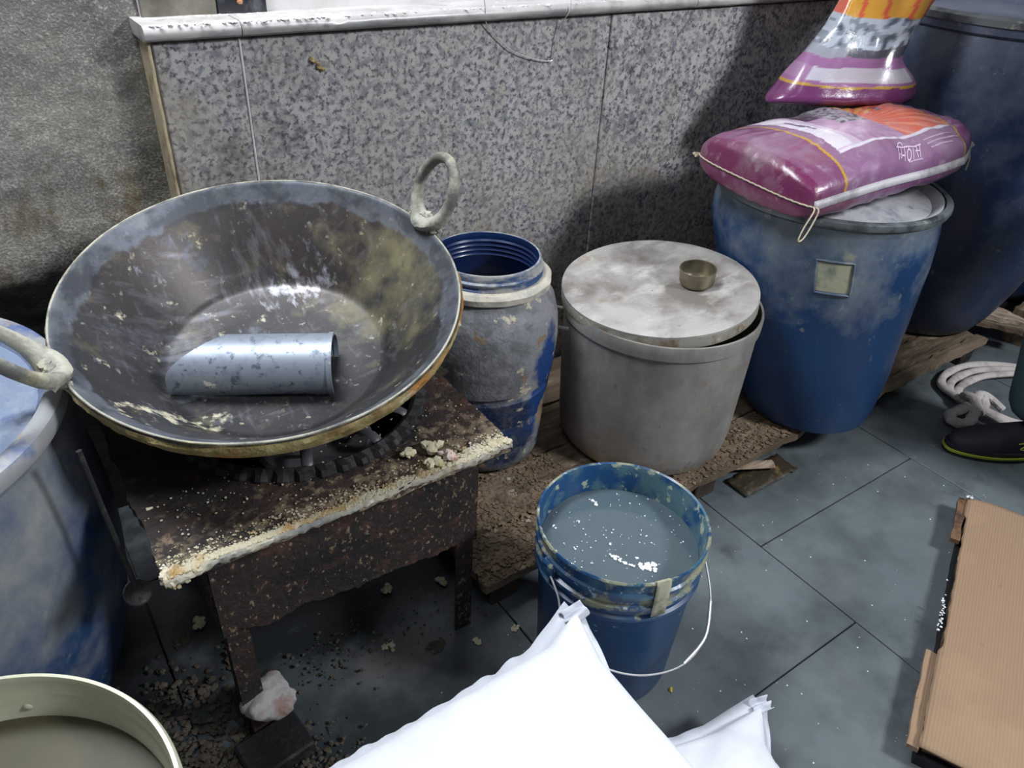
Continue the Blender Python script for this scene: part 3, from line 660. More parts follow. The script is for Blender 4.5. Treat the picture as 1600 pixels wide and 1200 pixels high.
# grease crust beneath the rim
bm = bmesh.new(); n = 300; prof = [(.3235, -.002), (.3265, -.008), (.324, -.018), (.314, -.028), (.302, -.032)]; rg = [[] for _ in prof]
for i in range(n):
    a = 2 * PI * i / n
    th = .5 + .9 * max(0, -math.sin(a + .25)) ; 
    for k, (r, z) in enumerate(prof):
        d = .0035 * noise.noise(Vector((math.cos(a) * 16, math.sin(a) * 16, k * .8))) + .002 * noise.noise(Vector((math.cos(a) * 60, math.sin(a) * 60, k)))
        r = .3235 - (.3235 - r) * th if k > 1 else r
        rg[k].append(bm.verts.new(((r + .003 * (k > 2) + d * (k > 0)) * math.cos(a), (r + .003 * (k > 2) + d * (k > 0)) * math.sin(a), z * (th if k > 1 else 1) + d * (k > 1))))
for A, B in zip(rg, rg[1:]):
    for i in range(n): bm.faces.new((A[i], B[i], B[(i + 1) % n], A[(i + 1) % n]))
obj('grease_crust', bm, M_grease, wok)
# loop handles
wmi = (Matrix.Translation(wc) @ wq.to_matrix().to_4x4()).inverted()
def handle(ang, lift, hgt, wid, rot=0.):
    c, s = math.cos(ang), math.sin(ang); out = Vector((c, s, 0)); tan = Vector((-s, c, 0)); up = (out * math.cos(lift) + Vector((0, 0, 1)) * math.sin(lift))
    base = out * .322; P = []
    for i in range(40):
        a = 2 * PI * i / 40
        P.append(base + up * (hgt / 2 + .004 - hgt / 2 * math.cos(a)) + tan * (wid / 2 * math.sin(a)))
    bm = tube(P, .008, 12, closed=True, rfun=lambda q: (.0105 + .012 * max(0, math.cos(2 * PI * q)) ** 4 + .0015 * noise.noise(Vector((q * 20, 0, 0))), .0095 + .004 * max(0, math.cos(2 * PI * q))))
    h = obj('handle', bm, M_rimdirt, wok)
    bm = bmesh.new(); rn = random.Random(int(ang * 100))
    for i in range(60): crumb(bm, base + tan * rn.gauss(0, .016) + up * rn.uniform(-.006, .020) + out * rn.uniform(-.004, .004), rn.uniform(.005, .010), rn, .8)
    w_ = obj('weld', bm, M_rimdirt, h)
    return h
handle(.12, 1.15, .125, .088)
handle(PI + .10, 1.0, .15, .10)

# scoop lying in the wok
sc = thing('metal_scoop', 'bluish galvanised half round scoop lying in the wok', 'scoop', (0, 0, 0))
A_ = atz(520, 568, .568); B_ = atz(274, 572, .566)       # axis: closed end -> tip
ax = (B_ - A_).normalized(); side = Vector((0, 0, 1)).cross(ax).normalized(); upv = ax.cross(side).normalized()
if upv.z < 0: upv = -upv
sc.matrix_world = Matrix(((ax.x, side.x, upv.x, A_.x), (ax.y, side.y, upv.y, A_.y), (ax.z, side.z, upv.z, A_.z), (0, 0, 0, 1)))
Ls = (B_ - A_).length; Rs = .055
M_galv_in = M_galv
def scoop_bm(th, x0=0., x1=None, R=Rs, a0=-.62, a1=PI + .62, slant=True):
    bm = bmesh.new(); n_, m_ = 40, 40; V = {}
    for s in (0, 1):
        for i in range(n_ + 1):
            a = a0 + (a1 - a0) * i / n_; r = R - s * th
            # the mouth is cut obliquely: far side (y>0 or <0) shorter
            y, z = r * math.cos(a), r * math.sin(a)
            fr = (i / n_)
            L_ = (Ls - .085 * max(0., (1 - cut(a))) ** 1.5) if slant else (x1 - x0)
            for j in range(m_ + 1):
                V[s, i, j] = bm.verts.new((x0 + L_ * j / m_, y, z * .92))
    for i in range(n_):
        for j in range(m_):
            bm.faces.new((V[0, i, j], V[0, i + 1, j], V[0, i + 1, j + 1], V[0, i, j + 1])); bm.faces.new((V[1, i, j], V[1, i, j + 1], V[1, i + 1, j + 1], V[1, i + 1, j]))
        bm.faces.new((V[0, i, 0], V[1, i, 0], V[1, i + 1, 0], V[0, i + 1, 0])); bm.faces.new((V[0, i, m_], V[0, i + 1, m_], V[1, i + 1, m_], V[1, i, m_]))
    for j in range(m_):
        for i in (0, n_): bm.faces.new((V[0, i, j], V[0, i, j + 1], V[1, i, j + 1], V[1, i, j]))
    return bm
camside = 1 if side.dot(Vector((0, -1, 0))) > 0 else -1
def cut(a):   # 1 at the tip on the viewer's side, 0 from the crest onwards to the far side
    if camside * math.cos(a) < -.56: return 0.
    return 1 - min(1., max(0., (-camside * math.cos(a) * .56 + math.sin(a) * .83 + .35) / 1.35))
obj('scoop_body', scoop_bm(.0012), M_galv, sc)
obj('end_band', scoop_bm(.0045, -.004, .004, Rs + .0022, slant=False), M_galv, sc)

# ------------------------------------------------------------------ drums
def drum_prof(R, B, base, H, tb=.5):
    """outside profile from floor to rim, bulging in the middle"""
    P = [(0, 0), (base * .93, 0), (base, .012)]
    for k in range(1, 22):
        t = k / 22; z = .012 + (H - .05) * t
        s = math.sin(PI * min(1, t ** .8)) if False else 0
        w1 = math.sin(t * PI / 2 / tb) if t < tb else math.cos((t - tb) / (1 - tb) * PI / 2)
        e = base if t < tb else (R - .006)
        r = e + (B - e) * max(0, w1) ** .8
        P.append((r, z))
    P += [(R - .006, H - .045)]
    return P
# front blue drum (squat), slightly leaning
d1H = .590; d1R = .270; d1c = Vector((1.714, 1.052, .084)); dsh = Vector((-.005, -.105))   # the old drum's foot sits forward of its mouth
d1 = thing('blue_drum', 'squat blue plastic drum with pale patch, under the purple sugar sacks', 'drum', d1c)
body = [(0, 0), (.150, 0), (.168, .010), (.181, .04), (.196, .09), (.211, .15), (.222, .22), (.236, .29), (.251, .37), (.265, .44), (.271, .49), (.270, .52), (.265, .55)]
def shear(bm):
    for v in bm.verts:
        t = 1 - min(1, v.co.z / .50); v.co.x += dsh.x * t; v.co.y += dsh.y * t
    return bm
bmd = shear(lathe(body + [(d1R - .002, d1H - .03), (d1R, d1H - .022), (d1R - .004, d1H - .016)], 120))
dbody = obj('drum_body', bmd, M_drum_front, d1)
obj('clamp_ring', lathe([(d1R - .004, d1H - .018), (d1R + .005, d1H - .017), (d1R + .008, d1H - .010), (d1R + .007, d1H - .002), (d1R, d1H + .002), (d1R - .009, d1H + .001), (d1R - .009, d1H - .014)], 120, closed=True), M_ringmetal, d1)
obj('lid', lathe([(0, d1H - .014), (.10, d1H - .013), (.13, d1H - .006), (.17, d1H - .008), (.20, d1H - .016), (.235, d1H - .018), (.25, d1H - .006), (d1R - .012, d1H - .002), (d1R - .012, d1H - .022), (0, d1H - .024)], 120, .0015, 20), M_lid_pow, d1)
# moulded label panel on the drum: frame + patch follow the body surface
def on_drum(prof, a, z, off):
    for (r0, z0), (r1, z1) in zip(prof, prof[1:]):
        if z0 <= z <= z1 and z1 > z0:
            r = r0 + (r1 - r0) * (z - z0) / (z1 - z0) + off; k_ = 1 - min(1, z / .50); return Vector((r * math.cos(a) + dsh.x * k_, r * math.sin(a) + dsh.y * k_, z))
    return Vector((prof[-1][0] * math.cos(a), prof[-1][0] * math.sin(a), z))
pa = math.atan2(-1, -1.06); da = .150; pz0, pz1 = .420, .497
fr = [on_drum(body, pa + u * da, pz0 + (pz1 - pz0) * v, .002) for u, v in [(-1 + i / 5, 0) for i in range(10)] + [(1, i / 6) for i in range(6)] + [(1 - i / 5, 1) for i in range(10)] + [(-1, 1 - i / 6) for i in range(6)]]
obj('label_frame', tube(fr, .0035, 6, closed=True), M_drum_front, d1)
bm = bmesh.new(); V = [[bm.verts.new(on_drum(body, pa + u / 8 * da * .93, pz0 + .004 + (pz1 - pz0 - .008) * v / 8, .0012)) for u in range(-8, 9)] for v in range(9)]
for j in range(8):
    for i in range(16): bm.faces.new((V[j][i], V[j][i + 1], V[j + 1][i + 1], V[j + 1][i]))
o = tag(obj('label_panel', bm, mat('caked_label', S(168, 168, 142), .8, 0, [dict(c=S(120, 128, 120), s=20, lo=.5, hi=.68), dict(c=S(50, 74, 100), s=18, lo=.66, hi=.72)], [(50, .4, .003)]), d1), 'pale caked label patch')

# tall drum on the right + another behind
def big_drum(loc, H, R, B, base, lab, rot=(0, 0, 0)):
    d = thing('blue_drum', lab, 'drum', loc, rot)
    P = drum_prof(R, B, base, H, .55)
    obj('drum_body', lathe(P + [(R, H - .045), (R + .006, H - .04), (R + .006, H - .02), (R - .002, H - .016)], 120), M_drum_big, d)
    obj('clamp_ring', lathe([(R - .006, H - .024), (R + .012, H - .020), (R + .014, H - .004), (R + .002, H + .004), (R - .014, H + .002), (R - .014, H - .018)], 120, closed=True), M_ringmetal, d)
    obj('lid', lathe([(0, H - .012), (.18, H - .010), (R - .05, H - .016), (R - .014, H), (R - .014, H - .02), (0, H - .03)], 96), M_drum_big, d)
    return d
big_drum((2.50, 1.125, .086), .935, .30, .335, .215, 'tall dark blue plastic drum standing right of the purple sugar sacks')
big_drum((3.27, 1.14, .0), 1.0, .30, .325, .24, 'far dark blue drum behind the tall one at the right edge')
# left drum
lz = .62; LR = .318
ld = thing('blue_drum', 'large blue plastic drum with powdery sides, left of the burner table', 'drum', (-.306, 1.195, 0))
P = drum_prof(LR, .340, .26, lz, .6)
obj('drum_body', lathe(P + [(LR, lz - .04), (LR, lz - .02)], 140), M_drum_left, ld)
obj('drum_rim', lathe([(LR - .004, lz - .03), (LR + .010, lz - .026), (LR + .014, lz - .012), (LR + .010, lz), (LR - .002, lz + .004), (LR - .014, lz + .001), (LR - .02, lz - .02)], 140, closed=True), M_rimleft, ld)
obj('lid', lathe([(0, lz - .024), (.15, lz - .024), (.25, lz - .022), (LR - .03, lz - .022), (LR - .016, lz - .004), (LR - .016, lz - .026), (0, lz - .034)], 120, .001, 20), M_lid_left, ld)

# small blue drum with open threaded mouth
k = .69 / .78; sz = .59 - .082; mR = .113
sd = thing('blue_drum', 'small open blue drum with screw neck, between wok and metal pot', 'drum', (.846, 1.262, .084))
P = [(0, 0), (.125, 0), (.138, .010), (.146, .03), (.150, .08), (.151, .118), (.148, .122), (.148, .130), (.153, .134), (.158, .17), (.160, .195), (.156, .200), (.156, .208), (.163, .213), (.170, .26), (.172, .31), (.168, .35), (.158, .385), (.140, .410), (.124, .420)]
P[:] = [(r * .965, z * sz / .470) for r, z in P]
obj('drum_body', lathe(P, 120, .0015, 12), M_drum_small, sd)
neck = [(.120, sz - .056)]
for i in range(3): zz = sz - .052 + i * .014; neck += [(.119, zz), (.123, zz + .003), (.123, zz + .006), (.118, zz + .009)]
neck += [(.118, sz - .004), (.116, sz), (.112, sz)]
obj('neck', lathe(neck, 120), M_drum_neck, sd)
obj('collar', lathe([(.119, sz - .062), (.132, sz - .064), (.142, sz - .056), (.142, sz - .044), (.134, sz - .036), (.119, sz - .034)], 120, .003, 25), M_collar, sd)
inn = [(.112, sz), (.110, sz - .008)]
for i in range(4): zz = sz - .016 - i * .011; inn += [(.111, zz), (.108, zz - .004), (.111, zz - .008)]
inn += [(.112, sz - .075), (.13, sz - .11), (.155, sz - .18), (.14, .10), (0, .10)]
obj('inner_wall', lathe(inn, 120), M_inblue, sd)
def bagblob(nm, lab, loc, r, m, cat, seed, zs=1.0):
    bm = bmesh.new(); bmesh.ops.create_icosphere(bm, subdivisions=4, radius=r)
    for v in bm.verts:
        n_ = noise.noise(v.co * (9 / r * .05) + Vector((seed, 0, 0))); v.co *= 1 + .28 * n_ + .12 * noise.noise(v.co * 60 + Vector((0, seed, 0))); v.co.z *= zs
    return tag(obj(nm, bm, m, None, loc=loc), lab, cat)
bagblob('plastic_bag', 'crumpled translucent plastic bag inside the small open blue drum', (.873, 1.292, .275), .085, M_poly, 'bag', 3, .9)
# strap/rod of pot seen left
# ------------------------------------------------------------------ metal pot with lid and cup
pz = .082; pH = .378; pr = .232; pc = (1.233, 1.096)
pot = thing('cooking_pot', 'tall dull aluminium pot with raised rim band on the platform', 'pot', (pc[0], pc[1], pz))
obj('pot_body', lathe([(0, 0), (.185, 0), (.203, .006), (.212, .020), (.217, .06), (.221, .15), (.2245, .25), (.2265, pH - .040), (.2268, pH - .034), (.224, pH - .034), (.21, .02), (0, .012)], 128, .0012, 9), M_alu, pot)
obj('rim_band', lathe([(.226, pH - .036), (.2315, pH - .034), (.2325, pH - .02), (.2325, pH - .004), (.2315, pH), (.2265, pH), (.2245, pH - .006), (.2245, pH - .036)], 128, closed=True), M_alu, pot)
for s in (0,):
    ang = 2.62 + s * PI; c, sn = math.cos(ang), math.sin(ang); out = Vector((c, sn, 0)); tn = Vector((-sn, c, 0))
    P = [out * .226 + tn * .05 + Vector((0, 0, pH - .055)), out * .262 + tn * .045 + Vector((0, 0, pH - .045)), out * .285 + Vector((0, 0, pH - .02)), out * .262 - tn * .045 + Vector((0, 0, pH - .045)), out * .226 - tn * .05 + Vector((0, 0, pH - .055))]
    obj('handle', tube(spline(P, 6), .0045, 8), M_alu, pot)
lid = thing('pot_lid', 'round floury metal lid lying askew on the aluminium pot', 'lid', (1.226, 1.106, pz + pH + .016), (.0, -.05, 0))
lid.rotation_euler = (.0, -.085, 0)
lr = .226
obj('lid_top', lathe([(0, .014), (.10, .0135), (.17, .016), (.19, .0165), (.20, .0195), (.215, .0195), (.226, .017), (lr, .012), (lr - .003, .011), (.2, .012), (0, .008)], 128, .001, 14), M_alulid, lid)
obj('lid_side', lathe([(lr - .0005, .0125), (lr + .0008, .008), (lr + .0008, -.012), (lr - .001, -.014), (lr - .003, -.012), (lr - .003, .010)], 128, .001, 14, closed=True), M_alulidside, lid)
cp = atz(1087, 447, pz + pH + .03)
cup = thing('small_cup', 'small straight sided brass cup standing on the metal pot lid', 'cup', (cp.x, cp.y, pz + pH + .0300 + (cp.x - 1.226) * .085), (.0, -.085, 0))
obj('cup_body', lathe([(0, 0), (.033, 0), (.038, .004), (.0405, .012), (.0415, .040), (.0400, .040), (.039, .012), (.034, .005), (0, .004)], 72), M_brass, cup)
obj('rolled_rim', tube([(.0412 * math.cos(a), .0412 * math.sin(a), .040) for a in [2 * PI * i / 60 for i in range(60)]], .0016, 8, closed=True), M_brass, cup)

# ------------------------------------------------------------------ bucket with water
bk = thing('paint_bucket', 'round blue plastic bucket of cloudy water on the floor', 'bucket', (.742, .661, 0))
BH = .36
prof = [(0, 0), (.118, 0), (.124, .006), (.127, .02), (.1395, .262), (.141, .268), (.1475, .270), (.1475, .276), (.142, .279), (.142, .296), (.149, .298), (.149, .304), (.143, .307), (.143, .324), (.1495, .326), (.1495, .333), (.1455, .336), (.1462, .352), (.149, .356), (.150, .359), (.148, .362), (.1445, .360)]
obj('bucket_body', lathe(prof, 128), M_bucket, bk)
obj('inner_wall', lathe([(.1445, .360), (.1425, .352), (.139, .30), (.130, .10), (.12, .012), (0, .010)], 128), M_bucketin, bk)
obj('bail_wire', tube(spline([(-.152, .01, .315), (-.158, -.03, .29), (-.163, -.06, .245), (-.14, -.12, .205), (-.08, -.165, .180), (.0, -.185, .170), (.07, -.17, .180), (.125, -.125, .205), (.158, -.06, .255), (.158, -.02, .29), (.152, .01, .315)], 8), .0018, 8), M_wire, bk)
for s in (-1, 1):
    obj('handle_lug', box(s * .150 - .006, s * .150 + .006, -.004, .024, .302, .330, .003), M_bucket, bk, False)
obj('bail_grip', tube(spline([(.005, -.1845, .170), (.07, -.17, .180), (.12, -.130, .202)], 8), .0032, 8), M_wire, bk)
# tape over the rim
ta = math.atan2(-.155, -.045) 
bm = bmesh.new(); V = []
for (r, z) in ((.1415, .345), (.1435, .361), (.150, .3645), (.1525, .355), (.1525, .33), (.1520, .300), (.1515, .285)):
    V.append([bm.verts.new((r * math.cos(ta + q * .085), r * math.sin(ta + q * .085), z)) for q in (-1, -.5, 0, .5, 1)])
for A, B in zip(V, V[1:]):
    for i in range(4): bm.faces.new((A[i], A[i + 1], B[i + 1], B[i]))
o = obj('tape_strip', bm, M_tape, bk); o.modifiers.new('s', 'SOLIDIFY').thickness = .0008
wz = .302
wt = tag(obj('water', lathe([(0, wz), (.07, wz), (.1385, wz), (.1386, wz - .02), (0, wz - .02)], 96), M_liquid, bk), 'cloudy grey water')
rnd = random.Random(12); bm = bmesh.new()
def flake(bm, x, y, r, rn):
    k_ = rn.randint(5, 8); vs = [bm.verts.new((x + r * rn.uniform(.5, 1.3) * math.cos(2 * PI * i / k_), y + r * rn.uniform(.5, 1.3) * math.sin(2 * PI * i / k_), 0)) for i in range(k_)]
    zt_ = rn.uniform(.0008, .0022)
    t_ = [bm.verts.new((v.co.x * 1, v.co.y, zt_)) for v in vs]
    bm.faces.new(t_)
    for i in range(k_): bm.faces.new((vs[i], vs[(i + 1) % k_], t_[(i + 1) % k_], t_[i]))
for px, py, r, nn_ in ((1010, 885, .009, 9), (1020, 893, .006, 5), (972, 878, .005, 7), (962, 872, .005, 6), (985, 884, .004, 4), (925, 786, .005, 4), (996, 870, .004, 3), (955, 850, .003, 3), (900, 815, .003, 3), (1010, 838, .003, 2), (865, 825, .004, 3), (1064, 846, .004, 2), (924, 880, .003, 2), (898, 858, .003, 2)):
    c_ = atz(px, py, wz)
    for i in range(nn_): flake(bm, c_.x - .742 + rnd.gauss(0, r * .7), c_.y - .661 + rnd.gauss(0, r * .7), r * rnd.uniform(.35, .8), rnd)
for i in range(110):
    a = rnd.uniform(0, 2 * PI); r = .134 * math.sqrt(rnd.random()); flake(bm, r * math.cos(a), r * math.sin(a), rnd.uniform(.0005, .0016), rnd)
o = obj('floating_scum', bm, M_foam, bk, False, loc=(0, 0, wz + .0003)); o['kind'] = 'stuff'

# ------------------------------------------------------------------ pot at bottom left
bp = thing('cream_pot', 'cream coloured metal pot half full of olive liquid, bottom left corner', 'pot', (-.222, .546, 0))
q = .216
obj('pot_body', lathe([(0, 0), (q - .03, 0), (q - .012, .01), (q - .006, .03), (q - .001, .46), (q + .004, .466), (q + .004, .488), (q + .001, .495), (q - .003, .495), (q - .005, .488), (q - .005, .466), (q - .009, .460), (q - .012, .03), (0, .02)], 140, .001, 6), M_potcream, bp)
tag(obj('liquid', lathe([(0, .43), (.1, .43), (q - .0095, .43), (q - .01, .42), (0, .42)], 96), M_olive, bp), 'olive brown liquid')
for px in (118, 155):
    aa = math.atan2(.2, .1 if px > 130 else .06)
    obj('rivet', lathe([(0, .003), (.003, .0028), (.0055, .001), (.006, 0)], 20), M_potcream, bp, loc=((q - .0085) * math.cos(aa), (q - .0085) * math.sin(aa), .448), rot=(0, -PI / 2, aa))

# ------------------------------------------------------------------ sacks
def pillow(a, b, T, nu=110, nv=80, pinch=.07, ex=.34, seed=0, wr=.006, top=1., bot=1., deform=None, ear=.0, rnd_=.0, exv=None):
    """stuffed sack, local origin at the middle of its seam plane"""
    def P(u, v, s):
        x = a * u * (1 - pinch * (1 - v * v) * u * u); y = b * v * (1 - pinch * (1 - u * u) * v * v)
        e = max(0., (1 - u ** 4 if False else 1 - u * u)) * max(0., 1 - v * v)
        z = T * ((max(0., 1 - u * u) ** ex) * (max(0., 1 - v * v) ** (exv or ex))) * (top if s > 0 else -bot)
        rim = 1 - e ** .5; th_ = math.atan2(v, u)
        wv = wr * (noise.noise(Vector((x * 8, y * 8, seed + s))) + .8 * rim * noise.noise(Vector((math.cos(th_) * 9, math.sin(th_) * 9, seed + s * 3 + rim)))) * min(1, e * 8)
        z += wv * s
        if rnd_: q_ = (u * v) ** 4; x *= 1 - rnd_ * q_; y *= 1 - rnd_ * q_
        if ear:
            k_ = max(0, abs(u) + abs(v) - 1.78) / .22; x *= 1 + ear * k_; y *= 1 + ear * k_
        p = Vector((x, y, z))
        return deform(p, u, v) if deform else p
    return P
def pillow_bm(P, nu, nv, colfn=None):
    bm = bmesh.new(); cl = bm.loops.layers.color.new('print') if False else None
    V = {}
    def w_(i, n): t = -1 + 2 * i / n; return math.sin(t * PI / 2) * .35 + t * .65
    UV = []
    for s in (1, -1):
        for i in range(nu + 1):
            for j in range(nv + 1):
                edge = i in (0, nu) or j in (0, nv)
                if s < 0 and edge: V[s, i, j] = V[1, i, j]; continue
                V[s, i, j] = bm.verts.new(P(w_(i, nu), w_(j, nv), s)); UV.append((w_(i, nu), w_(j, nv), s))
    for s in (1, -1):
        for i in range(nu):
            for j in range(nv):
                f = (V[s, i, j], V[s, i + 1, j], V[s, i + 1, j + 1], V[s, i, j + 1]); bm.faces.new(f if s > 0 else f[::-1])
    return bm, UV
def colored(o, UV, fn):
    me = o.data; at = me.color_attributes.new('print', 'FLOAT_COLOR', 'POINT'); buf = []
    for (u, v, s) in UV: c = fn(u, v, s); buf += [c[0], c[1], c[2], 1]
    at.data.foreach_set('color', buf)
PURP = S(122, 60, 106); LIL = S(138, 100, 134); WHT = S(216, 210, 220); GOLD = S(186, 146, 48); BLK = S(48, 46, 54); GREY = S(140, 140, 152); ORG = S(204, 92, 66); YEL = S(206, 150, 60); DPUR = S(112, 46, 84)
def bagprint(u, v, s):
    if s < 0: return DPUR if u < -.5 else S(112, 62, 104)
    n_ = noise.noise(Vector((u * 3, v * 3, 1)))
    w1 = u + .10 * (v * v)                          # bands curve across the bag
    if w1 < -.60: return DPUR if u < -.93 else S(124, 72, 108)
    if w1 < -.575: return GOLD
    if w1 < -.50: return LIL
    if w1 < -.34 and v > -.55:
        return WHT
    if w1 > .80: return S(122, 62, 110)
    if w1 > .775: return GOLD
    if v < -.95: return S(136, 96, 134)
    if v < -.62: return LIL if n_ > -.2 else S(150, 110, 146)
    if v < -.57: return WHT
    if u < -.28 : return S(196, 178, 200)
    if -.30 <= u < .0 and v > .50: return BLK if noise.noise(Vector((u * 9, v * 9, 4))) > -.25 else S(90, 84, 96)
    if -.1 < u < .22 and v > .0:
        q = noise.noise(Vector((u * 22, v * 16, 8))); return GREY if q > -.05 else BLK
    if u < .12 and v > .15: return BLK if v > .3 else S(160, 130, 160)
    if u < .22: return S(170, 132, 166)
    rayv = math.sin(math.atan2(v - .1, u - .1) * 26)
    if v > .25 and u < .5: return YEL if rayv > -.3 else ORG
    if (u - .5) ** 2 * 6 + (v - .30) ** 2 < .012: return S(110, 96, 104)
    return ORG if rayv > -.7 else S(214, 130, 100)
# lower purple sack: lies on the drum, long axis along the wall
sx_, sy_ = .314, .178
def dfm(p, u, v):
    q = p.copy()
    q.z -= .020 * max(0, -u) ** 2 * (.65 - .35 * v)
    q.z += .020 * max(0, u) ** 2.2
    if u > .70: q.y *= 1 - .16 * (u - .70) / .3; q.z -= 0
    if v > .5 and u > .7: q.z += .03 * (u - .7) / .3
    return q
P1 = pillow(sx_, sy_, .080, pinch=.0, ex=.13, seed=3, wr=.013, top=1.0, bot=.80, deform=dfm, ear=.0, rnd_=.06, exv=.30)
sack = thing('sugar_sack', 'stuffed purple printed sugar sack lying on the squat blue drum', 'sack', (1.694, 1.035, .747), (.0, .0, -.035))
bm, UV = pillow_bm(P1, 240, 170)
so = obj('sack_body', bm, M_print, sack); colored(so, UV, bagprint)
# band along the front edge, stitched left edge
def ribbon(pts, w0, out, m, nm, par, th=.0015):
    bm = bmesh.new(); A = []
    for p, o_ in zip(pts, out): A.append((bm.verts.new(p - o_ * .004), bm.verts.new(p + o_ * w0)))
    for (a, b), (c, d) in zip(A, A[1:]): bm.faces.new((a, b, d, c))
    o = obj(nm, bm, m, par); o.modifiers.new('s', 'SOLIDIFY').thickness = th; return o
pts = [P1(-1 + 2 * i / 80, -1, 1) for i in range(81)]
ribbon([p + Vector((0, -.001, .008)) for p in pts], .014, [Vector((0, -.35, -1 + .0 * i)).normalized() for i in range(81)], M_sackband, 'edge_band', sack, .004)
ribbon([P1(1, -1 + 2 * i / 30, 1) for i in range(31)], .020, [Vector((1, 0, .15 + .5 * math.sin(i * .5))).normalized() for i in range(31)], M_sackband, 'end_seam', sack, .003)
obj('stitching', tube([P1(-1, -1 + 2 * i / 60, 1) + Vector((-.0025, 0, .0006 * math.sin(i * 2.2))) for i in range(61)], .0018, 6), M_twine, sack)
cpn = P1(-1, -1, 1)
obj('twine_loop', tube(spline([cpn + Vector(q) for q in ((0, 0, 0), (-.012, -.012, -.004), (-.030, -.012, -.035), (-.038, -.012, -.062), (-.022, -.012, -.060), (-.004, -.012, -.03), (.006, -.010, -.005), (0, 0, 0))], 6), .0016, 6), M_twine, sack)
cpn = P1(1, -1, 1)
obj('twine_tail', tube(spline([cpn + Vector(q) for q in ((0, 0, 0), (.004, -.006, -.02), (.012, -.004, -.035), (.016, -.002, -.055))], 6), .002, 6), M_twine, sack)
cpn = P1(-1, 1, 1)
obj('twine_knot', tube(spline([cpn + Vector(q) for q in ((0, 0, 0), (-.012, .004, .002), (-.022, -.002, .004), (-.016, -.008, 0), (-.024, -.01, .002))], 6), .003, 6), M_twine, sack)
# lettering on the front face of the sack (मिठास), the glyphs in visual order
def strokes(lines, u0, u1, v0, v1, W, wid, par, Pf, m):
    bm = bmesh.new()
    for ln in lines:
        ln = [Vector((x, y)) for x, y in ln]
        fine = [p + (q - p) * k / 4 for p, q in zip(ln, ln[1:]) for k in range(4)] + [ln[-1]]
        prev = None
        for i, p in enumerate(fine):
            d = fine[min(i + 1, len(fine) - 1)] - fine[max(i - 1, 0)]; nrm_ = Vector((-d.y, d.x)).normalized() * wid
            pr = []
            for q in (p + nrm_, p - nrm_):
                u = u0 + (u1 - u0) * q.x / W + .085 * q.y; v = v0 + (v1 - v0) * q.y
                P_ = Pf(u, v, 1); e = 1e-3; nn = (Pf(u + e, v, 1) - P_).cross(Pf(u, v + e, 1) - P_).normalized()
                pr.append(bm.verts.new(P_ + nn * .0012))
            if prev: bm.faces.new((prev[0], prev[1], pr[1], pr[0]))
            prev = pr
    return obj('lettering', bm, m, par, False)
arc = lambda cx, cy, r, a0, a1, n_=12: [(cx + r * math.cos(math.radians(a0 + (a1 - a0) * i / n_)), cy + r * math.sin(math.radians(a0 + (a1 - a0) * i / n_))) for i in range(n_ + 1)]
strokes([[(0, 1), (4.5, 1)], [(.3, 1), (.3, 0)], arc(.78, 1.0, .48, 180, 20), [(.85, 1), (.85, .42)], arc(.72, .30, .14, 60, 400), [(.85, .36), (1.5, .36)], [(1.5, 1), (1.5, 0)],
         [(2.25, 1), (2.25, .76)], arc(2.25, .38, .37, 90, 450, 18), [(3.0, 1), (3.0, 0)], [(3.35, 1), (3.7, .92), (3.8, .74), (3.6, .56), (3.35, .52)], [(3.5, .54), (3.85, .02)], [(3.6, .54), (4.25, .54)], [(4.25, 1), (4.25, 0)]],
        -.14, .16, -.935, -.78, 4.5, .065, sack, P1, M_printtext)
def smalllines(rows, par, Pf, m, nm):
    rn = random.Random(3); bm = bmesh.new()
    for (u0, u1, v, h) in rows:
        u = u0
        while u < u1:
            w_ = rn.uniform(.006, .014)
            q = [Pf(u + a * w_, v + b * h, 1) for a, b in ((0, 0), (1, 0), (1, 1), (0, 1))]
            nn = (q[1] - q[0]).cross(q[3] - q[0]).normalized()
            bm.faces.new([bm.verts.new(x + nn * .0012) for x in q]); u += w_ + rn.uniform(.003, .008)
    o = obj(nm, bm, m, par, False); o['kind'] = 'stuff'
smalllines([(.30, .62, -.75, .022), (.30, .68, -.82, .020), (.30, .56, -.885, .018), (.0, .16, -.957, .014)], sack, P1, M_printtext, 'fine_print')
M_dark_text = mat('dark_print', S(88, 70, 96), .5)
def sidelines(par, Pf):
    rn = random.Random(5); bm = bmesh.new()
    for v0, v1, uc, h in ((.12, .42, -.43, .022), (-.02, .22, -.40, .016)):
        v = v0
        while v < v1:
            w_ = rn.uniform(.010, .022); q = [Pf(uc - .1 * v * v + a * h, v + b * w_, 1) for a, b in ((0, 0), (1, 0), (1, 1), (0, 1))]
            nn = (q[1] - q[0]).cross(q[3] - q[0]).normalized(); bm.faces.new([bm.verts.new(x + nn * .0014) for x in q]); v += w_ + .006
    o = obj('fine_print', bm, M_dark_text, par, False); o['kind'] = 'stuff'
sidelines(sack, P1)

